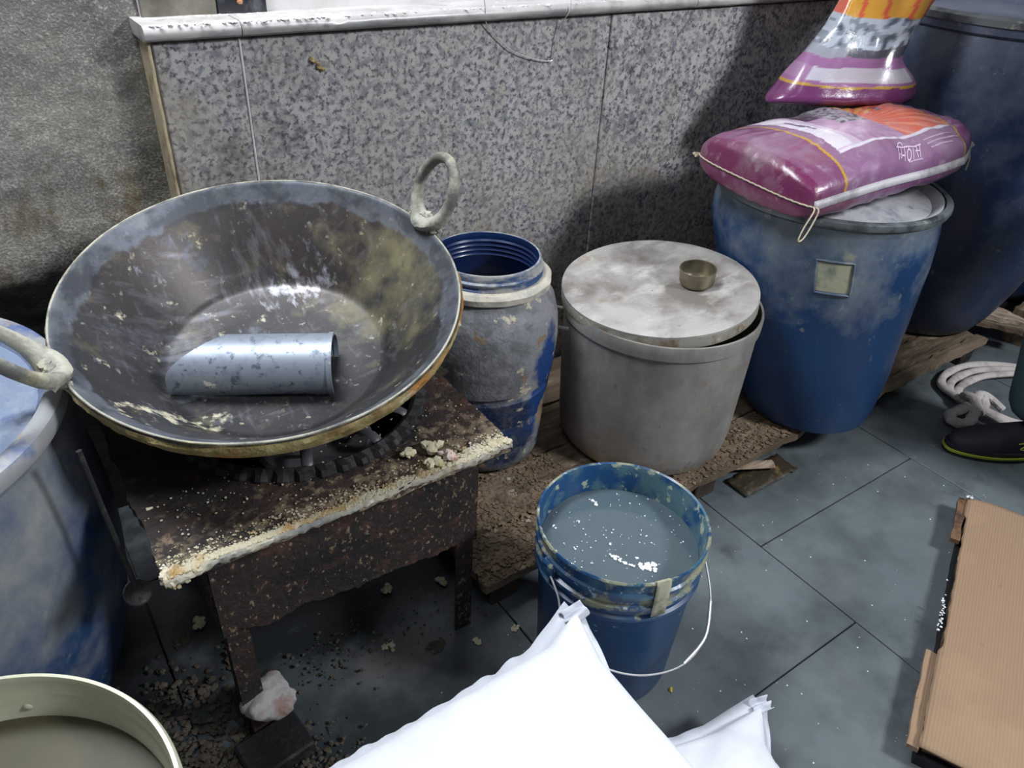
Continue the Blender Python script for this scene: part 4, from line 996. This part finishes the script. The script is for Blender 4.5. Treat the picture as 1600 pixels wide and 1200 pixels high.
# upper purple bag: upright, half empty, gathered towards the top
def bag2(nu=120, nv=150):
    """front/back shells as a closed loop section per height"""
    bm = bmesh.new(); rows = []; UV = []
    for j in range(nv + 1):
        t = j / nv; h = .46 * t
        wdt = .205 - .085 * min(1, t / .38) ** .8 + .012 * math.sin(t * 9) + (.05 * max(0, t - .55) / .45 + .07 * max(0, t - .75) / .25)
        dep = .085 * (1 - .45 * min(1, t / .35)) * (1 - .75 * max(0, t - .55) / .45)
        if t < .06: q = math.sqrt(max(0.0, 1 - ((.06 - t) / .06) ** 2)); wdt *= .90 + .10 * q; dep *= .35 + .65 * q
        row = []
        for i in range(nu):
            a = 2 * PI * i / nu; c, s = math.cos(a), math.sin(a)
            x = wdt * (abs(c) ** .75) * (1 if c > 0 else -1); y = dep * (abs(s) ** .8) * (1 if s > 0 else -1)
            fold = .010 * noise.noise(Vector((x * 16, t * 5, 7 if s > 0 else 2))) + .006 * math.sin(x * 70 + t * 9) * min(1, t * 2) * .6
            y += fold * (1 if s > 0 else -1)
            x += .012 * noise.noise(Vector((t * 7, s, 3)))
            x += .10 * t + .12 * max(0, t - .5)
            x += (-.045 * math.exp(-((t - .24) / .09) ** 2) + .16 * max(0, t - .34)) * max(0, c) - .02 * max(0, -c) * math.exp(-(t / .1) ** 2)
            y -= .012 * math.exp(-((x - .03) / .02) ** 2) * (s < 0) * t * 2
            y += .04 * t
            row.append(bm.verts.new((x, y, h))); UV.append((a, t, c, s))
        rows.append(row)
    for A, B in zip(rows, rows[1:]):
        for i in range(nu): bm.faces.new((A[i], A[(i + 1) % nu], B[(i + 1) % nu], B[i]))
    bm.faces.new(rows[0][::-1])
    bm.faces.new(rows[-1])
    return bm, UV
def print2(a, t, c, s):
    n_ = noise.noise(Vector((c * 2, t * 8, 1))) * .03; tt = t * 1.7 + n_
    x = c
    tt -= .05 * (x * x) * .4
    if tt < .17: return S(112, 52, 102)
    if tt < .19: return GOLD
    if tt < .22: return S(150, 100, 146)
    if tt < .34: return S(190, 184, 196) if abs(x) < .8 else S(160, 120, 158)
    if tt < .42: return S(150, 104, 148)
    if tt < .50: return S(84, 84, 96) if x > -.4 else S(150, 152, 164)
    if tt < .74:
        q = noise.noise(Vector((x * 7, t * 22, 4))); return S(176, 184, 196) if q > -.02 else (S(130, 138, 150) if q > -.3 else S(88, 94, 106))
    return YEL if math.sin(x * 14 + t * 12) > -.75 else ORG
b2 = thing('sugar_sack', 'half empty purple and orange printed bag standing on the lying sack', 'sack', (1.885, 1.195, .815), (.0, 0, -.42))
bm, UV = bag2(); o = obj('bag_body', bm, M_print2, b2)
colored(o, UV, lambda *a: (0, 0, 0)) if False else None
me = o.data; at = me.color_attributes.new('print', 'FLOAT_COLOR', 'POINT'); buf = []
for q_ in UV: c_ = print2(*q_); buf += [*c_, 1]
at.data.foreach_set('color', buf)

# white sacks in the foreground
def white_sack(lab, loc, rot, a, b, T, seed, wr=.006, grp=None, ear=.10, ex=.3):
    t = thing('white_sack', lab, 'sack', loc, rot, grp)
    Pf = pillow(a, b, T, pinch=.05, ex=ex, seed=seed, wr=wr, ear=ear)
    bm, UV = pillow_bm(Pf, 120, 90); obj('sack_body', bm, M_sack, t)
    pts = [Pf(1, -1 + 2 * i / 70, 1) for i in range(71)]
    ribbon(pts, .012, [Vector((1, 0, .3 * math.sin(i * .9))).normalized() for i in range(71)], M_sacksh, 'end_seam', t)
    pts = [Pf(-1 + 2 * i / 90, 1, 1) for i in range(91)]
    ribbon(pts, .026, [Vector((.0, 1, .35 * noise.noise(Vector((i * .25, seed, 0))))).normalized() for i in range(91)], M_sacksh, 'side_fold', t)
    cp_ = Pf(1, 1, 1)
    bm = bmesh.new(); rn = random.Random(seed)
    V = []
    for i in range(9):
        ti = i / 8
        V.append([bm.verts.new(cp_ + Vector((-.02 + .03 * ti + .004 * math.sin(j * 2 + i), -.016 + .030 * j / 6 * (1 - .2 * ti), .004 + .012 * ti + .008 * math.sin(j * 1.9 + seed)))) for j in range(7)])
    for i in range(8):
        for j in range(6): bm.faces.new((V[i][j], V[i + 1][j], V[i + 1][j + 1], V[i][j + 1]))
    o = obj('corner_ear', bm, M_sacksh, t); o.modifiers.new('s', 'SOLIDIFY').thickness = .002
    o2 = o.modifiers.new('ss', 'SUBSURF'); o2.levels = 1; o2.render_levels = 1
    return t
white_sack('big bright white woven sack in the foreground, topmost of its pile', (.205, .165, .452), (-.02, -.03, -.02), .252, .30, .112, 5)
white_sack('crumpled white woven sack low on the floor, right of the big one', (.385, .235, .105), (0, .02, -.28), .37, .235, .10, 9, wr=.016)
white_sack('white woven sack in the middle of the pile under the topmost', (.19, .12, .268), (0, .0, .03), .235, .27, .060, 14)

# ------------------------------------------------------------------ cardboard
cb = thing('cardboard_box', 'flattened brown cardboard box lying on the floor at the right', 'box', (1.057, .185, 0), (0, 0, math.atan2(.308, .72)))
LW, WW = .783, .60
bm = bmesh.new(); nx, ny = 60, 50; V = {}
def cz(x, y): return .050 + .004 * math.sin(x * 7) * math.sin(y * 5 + 1) + .002 * noise.noise(Vector((x * 12, y * 12, 0)))
for i in range(nx + 1):
    for j in range(ny + 1):
        x = LW * i / nx; y = -WW * j / ny
        if j == 0: y += (-.006 if .24 < x < .70 else 0) + .003 * noise.noise(Vector((x * 40, 0, 0)))
        if i == nx: x += .012 * math.sin(j * .25) - .010 + .006 * noise.noise(Vector((0, y * 20, 0)))
        V[i, j] = bm.verts.new((x, y, cz(x, y)))
for i in range(nx):
    for j in range(ny): bm.faces.new((V[i, j], V[i + 1, j], V[i + 1, j + 1], V[i, j + 1]))
o = obj('top_sheet', bm, M_card, cb); s_ = o.modifiers.new('s', 'SOLIDIFY'); s_.thickness = .004; s_.offset = -1
obj('middle_sheet', rough_board(.012, LW - .02, -WW + .01, -.008, .026, .0435, 2, 30, 20, .001, .004), M_cardedge, cb)
obj('bottom_sheet', rough_board(.0, LW - .02, -WW + .01, -.002, .0, .024, 4, 30, 20, .001, .004), M_solew, cb)
obj('side_flap', rough_board(.0, .235, -.002, .018, .030, .040, 6, 14, 3, .002, .003), M_card, cb)
obj('side_flap', rough_board(.60, .77, -.002, .016, .034, .044, 7, 14, 3, .002, .004), M_cardedge, cb)
rn = random.Random(8); bm = bmesh.new()
for i in range(26): crumb(bm, (.36 + rn.gauss(0, .035), .006 + rn.uniform(-.004, .004), .044 + rn.uniform(-.006, .006)), rn.uniform(.0015, .004), rn)
for i in range(6): crumb(bm, (LW - .012 + rn.uniform(-.006, .006), -.004 + rn.uniform(-.005, .005), .053), rn.uniform(.002, .004), rn)
tag(obj('torn_paper_bits', bm, M_foam, cb), kind='stuff')

# ------------------------------------------------------------------ knotted cloth rope
rp = thing('cloth_rope', 'white knotted coil of cloth rope on the floor by the shoe', 'rope', (2.30, .74, 0))
def strand(P, r, nm='rope_strand', k=8, w_=1.): return obj(nm, tube(spline([Vector(p) for p in P], k), r, 10, rfun=lambda q: (r * (1 + .1 * math.sin(q * 60)), r * .8)), M_rope, rp)
kx = Vector(atz(1520, 632, .03)) - Vector((2.30, .74, 0)); kx.z = .03
for d, zz in ((0, .012), (.026, .014), (.052, .012)):
    strand([kx + Vector((-.01, -.01 + d * .3, 0)), kx + Vector((.03 + d * .2, .06 + d, -.015)), kx + Vector((.13, .085 + d * 1.2, -.016)), kx + Vector((.26, .06 + d * 1.3, -.016)), kx + Vector((.38, -.02 + d, -.016)), kx + Vector((.40 + d, -.13, -.016)), kx + Vector((.30 + d, -.2 - d * .5, -.016)), kx + Vector((.16, -.19 - d * .6, -.016)), kx + Vector((.05 - d * .5, -.12 - d * .6, -.014)), kx + Vector((.0, -.02, 0))], .013)
strand([kx, kx + Vector((-.04, .0, .004)), kx + Vector((-.095, .012, -.008)), kx + Vector((-.115, -.012, -.012)), kx + Vector((-.085, -.036, -.012)), kx + Vector((-.04, -.026, -.004)), kx + Vector((-.0, -.012, .004))], .016, 'rope_loop')
strand([kx + Vector((-.02, -.03, 0)), kx + Vector((-.012, .0, .024)), kx + Vector((.006, .03, .012)), kx + Vector((.03, .02, .004)), kx + Vector((.022, -.012, .02)), kx + Vector((0, -.03, .006)), kx + Vector((-.02, -.03, 0))], .016, 'rope_knot')
strand([kx + Vector((-.01, .0, .018)), kx + Vector((.02, -.002, .03)), kx + Vector((.05, -.02, .016)), kx + Vector((.06, -.06, -.005))], .014, 'rope_knot')

# ------------------------------------------------------------------ person (shoe and trouser leg reach into the frame)
toe = Vector((1.985, .650, 0)); fdir = Vector((-.80, .60, 0)).normalized(); heel = toe - fdir * .285
rightv = Vector((fdir.y, -fdir.x, 0))
person = thing('person', 'person in teal trousers and black shoes with lime soles standing at the right edge', 'person', (heel.x, heel.y, 0), (0, 0, math.atan2(fdir.y, fdir.x)))
# local frame: +x forward, y left, z up, origin at the near foot's heel
def shoe(ox, oy):
    secs = [(-.006, .030, .006, .050), (.02, .036, .006, .070), (.06, .037, .004, .088), (.10, .038, .004, .086), (.14, .043, .003, .074), (.18, .050, .002, .062), (.22, .050, .003, .052), (.255, .042, .005, .044), (.280, .026, .009, .034), (.290, .006, .014, .022)]
    bm = bmesh.new(); R_ = []
    for x, w_, zb, zt in secs:
        R_.append([bm.verts.new((ox + x, oy + w_ * (abs(math.cos(a)) ** .8) * (1 if math.cos(a) > 0 else -1), .018 + zb + (zt - zb) * (max(0, math.sin(a)) ** .8) - .004 * (math.sin(a) < 0))) for a in [2 * PI * i / 20 for i in range(20)]])
    for A, B in zip(R_, R_[1:]):
        for i in range(20): bm.faces.new((A[i], A[(i + 1) % 20], B[(i + 1) % 20], B[i]))
    bm.faces.new(R_[0][::-1]); bm.faces.new(R_[-1])
    sh = obj('shoe', bm, M_shoe, person); sh.modifiers.new('ss', 'SUBSURF').levels = 1; sh.modifiers['ss'].render_levels = 2
    def sole(z0, z1, g_, m, nm):
        bm = bmesh.new(); n_ = 48; T_, B2 = [], []
        out = []
        for i in range(n_):
            a = 2 * PI * i / n_; x = .142 + (.152 + g_) * math.cos(a); t = (x + .01) / .305
            w_ = .036 + .018 * math.sin(min(1, max(0, t)) * PI * .75) ** 2
            y = (w_ + g_) * (abs(math.sin(a)) ** .62) * (1 if math.sin(a) > 0 else -1)
            T_.append(bm.verts.new((ox + x, oy + y, z1))); B2.append(bm.verts.new((ox + x, oy + y * .97, z0)))
        for i in range(n_): bm.faces.new((B2[i], B2[(i + 1) % n_], T_[(i + 1) % n_], T_[i]))
        bm.faces.new(T_); bm.faces.new(B2[::-1]); obj(nm, bm, m, sh)
    sole(.0, .010, .001, M_solew, 'outsole'); sole(.010, .017, .003, M_sole, 'midsole_stripe'); sole(.017, .028, .0, M_shoe, 'upper_welt')
    # side mark
    for sgn in (1,):
        P = [(.075, .0408, .058), (.095, .0415, .046), (.12, .0440, .044), (.115, .0425, .052), (.10, .0410, .056), (.112, .0405, .063), (.13, .0405, .060)]
        for s2 in (-1, 1):
            obj('side_mark', tube(spline([(ox + x, oy + s2 * (y + .0015), z) for x, y, z in P], 4), .0016, 6), M_sole, sh)
    return sh
shoe(0, 0); shoe(-.12, .28)
def skinmesh(nm, joints, edges, m, levels=2):
    me = bpy.data.meshes.new(nm); me.from_pydata([(j[0][0], -j[0][1], j[0][2]) for j in joints], edges, []); o = link(nm, me, m, person)
    sk = o.modifiers.new('skin', 'SKIN'); sk.use_smooth_shade = True
    for i, j in enumerate(joints):
        r = j[1]; sv = me.skin_vertices[0].data[i]; sv.radius = r if isinstance(r, tuple) else (r, r); sv.use_root = (i == 0)
    ss = o.modifiers.new('ss', 'SUBSURF'); ss.levels = levels; ss.render_levels = levels
    return o
hipz = .90
J = [((-.05, -.15, .98), (.15, .12)), ((-.04, -.06, .86), .092), ((.17, -.0, .50), .078), ((.12, 0, .30), .080), ((.085, 0, .11), .080),
     ((-.06, -.24, .86), .092), ((-.04, -.27, .48), .080), ((-.05, -.28, .30), .080), ((-.07, -.28, .10), .074)]
skinmesh('trousers', J, [(0, 1), (1, 2), (2, 3), (3, 4), (0, 5), (5, 6), (6, 7), (7, 8)], M_trouser)
J = [((-.05, -.15, .96), (.155, .115)), ((-.05, -.15, 1.12), (.145, .11)), ((-.04, -.15, 1.30), (.17, .12)), ((-.04, -.15, 1.42), (.10, .08)),
     ((-.04, .04, 1.40), .062), ((-.03, .09, 1.14), .050), ((-.04, -.34, 1.40), .062), ((-.05, -.39, 1.14), .050)]
skinmesh('shirt', J, [(0, 1), (1, 2), (2, 3), (3, 4), (4, 5), (3, 6), (6, 7)], M_shirt)
J = [((-.04, -.15, 1.38), .05), ((-.035, -.15, 1.47), .052), ((-.02, -.15, 1.54), (.07, .075)), ((-.015, -.15, 1.62), (.078, .095)), ((-.02, -.15, 1.69), (.06, .075))]
body_ = skinmesh('body', J, [(0, 1), (1, 2), (2, 3), (3, 4)], M_skin)
for s in (0, 1):
    y0 = .10 if s == 0 else -.40; x0 = -.03 if s == 0 else -.05; sg = 1 if s == 0 else -1
    J = [((x0, y0, 1.16), .040), ((x0 + .03, y0 + .01 * sg, .98), .032), ((x0 + .05, y0, .86), .024), ((x0 + .055, y0, .80), (.018, .036)), ((x0 + .058, y0, .765), (.015, .036))]
    E = [(0, 1), (1, 2), (2, 3), (3, 4)]
    for f_, (dx, L_) in enumerate(((-.028, .062), (-.010, .074), (.009, .070), (.026, .056))):
        b0 = len(J); J += [((x0 + .058 + dx, y0, .752), .0095), ((x0 + .060 + dx, y0 - .004 * sg, .752 - L_ * .5), .0088), ((x0 + .062 + dx, y0 - .016 * sg, .752 - L_), .0075)]
        E += [(4, b0), (b0, b0 + 1), (b0 + 1, b0 + 2)]
    b0 = len(J); J += [((x0 + .085, y0 - .004 * sg, .80), .011), ((x0 + .104, y0 - .010 * sg, .765), .0095), ((x0 + .106, y0 - .014 * sg, .735), .008)]
    E += [(3, b0), (b0, b0 + 1), (b0 + 1, b0 + 2)]
    skinmesh('arm', J, E, M_skin)
bm = bmesh.new(); bmesh.ops.create_uvsphere(bm, u_segments=32, v_segments=20, radius=.098)
for v in bm.verts:
    v.co.y *= .86
    if v.co.x > .02 and v.co.z < .035: v.co.x = .02 + (v.co.x - .02) * .1
    if v.co.z < -.03: v.co.z = -.03 + (v.co.z + .03) * .5
    v.co *= 1 + .04 * noise.noise(v.co * 30)
obj('hair', bm, M_hair, person, loc=(-.035, .15, 1.655))
for s in (-1, 1):
    bm = bmesh.new(); bmesh.ops.create_uvsphere(bm, u_segments=12, v_segments=8, radius=.012); obj('eye', bm, M_foam, person, loc=(.058, +.15 + s * .032, 1.62))
    bm = bmesh.new(); bmesh.ops.create_uvsphere(bm, u_segments=12, v_segments=8, radius=.024)
    for v in bm.verts: v.co.y *= .35; v.co.x *= .7
    obj('ear', bm, M_skin, person, loc=(-.02, +.15 + s * .078, 1.615))
bm = tube([(.062, .15, 1.625), (.082, .15, 1.598), (.072, .15, 1.585)], .01, 8, rfun=lambda q: .007 + .006 * q); obj('nose', bm, M_skin, person)
bm = tube([(.060, .17, 1.560), (.068, .15, 1.558), (.060, .13, 1.560)], .005, 8); obj('mouth', bm, mat('lips', S(120, 70, 60), .6), person)

# ------------------------------------------------------------------ debris under and beside the table
rnd = random.Random(21); bm = bmesh.new()
def heap(cx, cy, sx, sy, n_, r0, r1, h=.01):
    for i in range(n_):
        x, y = cx + rnd.gauss(0, sx), cy + rnd.gauss(0, sy); crumb(bm, (x, y, rnd.uniform(0, h)), rnd.uniform(r0, r1), rnd, .6)
heap(.05, .80, .06, .06, 900, .001, .007, .010); heap(.10, .70, .06, .05, 700, .001, .006, .008); heap(.02, .95, .06, .07, 300, .002, .009); heap(.16, .76, .05, .04, 400, .001, .005); heap(.14, .64, .05, .03, 260, .001, .006)
heap(.30, .93, .05, .04, 120, .001, .004); heap(.45, .92, .08, .05, 90, .001, .004)
tag(obj('floor_debris', bm, M_dcrumb), 'grimy crumbs and scraps heaped on the floor by the burner table', 'debris', kind='stuff')
bm = bmesh.new()
for i in range(170):
    x = rnd.uniform(.35, 2.3); y = rnd.uniform(.0, .83)
    crumb(bm, (x, y, 0), rnd.choice((.0008, .0012, .0018)), rnd, .5)
tag(obj('floor_crumbs', bm, M_foam), 'tiny white crumbs scattered over the grey stone floor', 'crumbs', kind='stuff')
for px, py, r, lab in ((605, 922, .011, 'yellowish dough scrap on the floor under the table front'), (683, 1012, .016, 'largest flattened cream scrap on the floor below the table leg'),
                       (608, 1010, .010, 'small star shaped cream scrap on the dark floor'), (745, 1003, .008, 'small cream scrap right of the table leg'),
                       (805, 983, .007, 'round grey scrap on the floor left of the bucket'), (312, 975, .012, 'pale scrap left of the burnt table leg, upper one'), (288, 1000, .013, 'pale scrap left of the burnt table leg, lower one'),
                       (688, 910, .010, 'cream scrap on the floor behind the table leg')):
    o = lump('food_scrap', lab, atz(px, py, 0), r, M_dough if r < .0125 else M_dcrumb, 'scrap', px, 8)
    if py > 980: o.scale.z = .35
# brick with wrapped rag under the front-left leg
fl = Vector((TX - .208, .856, 0))
t = tag(obj('paving_brick', box(-.055, .055, -.04, .04, 0, .035, .004), M_black_iron, None, False, loc=(.135, .80, 0), rot=(0, 0, .12)), 'dark grimy brick on the floor before the burnt table leg', 'brick')
bm = bmesh.new(); bmesh.ops.create_icosphere(bm, subdivisions=4, radius=.04)
for v in bm.verts:
    v.co.x *= 1.15; v.co.z *= .62; v.co *= 1 + .35 * noise.noise(v.co * 32) + .15 * noise.noise(v.co * 90)
tag(obj('crumpled_rag', bm, M_rag, None, loc=(.155, .855, .078)), 'crumpled pale rag wrapped around the foot of the burnt table leg', 'rag')
tag(obj('wood_offcut', rough_board(-.035, .035, -.03, .03, 0, .055, 6, 10, 8, .006, .008), M_wooddark, None, loc=(.145, .885, 0), rot=(0, 0, .2)), 'charred wood offcut beneath the rag at the table leg', 'wood block')
tag(obj('yellow_crumb', (lambda b: (crumb(b, (0, 0, .002), .004, rnd, .6), crumb(b, (.004, .002, .002), .003, rnd, .6), b)[2])(bmesh.new()), mat('yellow_crumb', S(200, 176, 60), .7), None, loc=atz(1048, 1079, 0)), 'tiny yellow crumb on the floor right of the bucket base', 'crumb')
# ladle-like stick hanging behind left
sp = [(.06, .93, .60), (.075, .935, .52), (.085, .94, .44)]
t = thing('hanging_spoon', 'dark long handled spoon in the gap between left drum and table', 'spoon', (.02, .90, .0))
obj('spoon_handle', tube([Vector(p) - Vector((.02, .90, 0)) for p in spline([(.004, .95, .62), (.010, .93, .50), (.016, .905, .40)], 5)], .004, 8), M_black_iron, t)
obj('spoon_bowl', lathe([(0, -.008), (.012, -.006), (.02, .002), (.018, .003), (.01, -.003), (0, -.005)], 24), M_black_iron, t, loc=(-.004, .004, .385), rot=(.9, 0, .2))
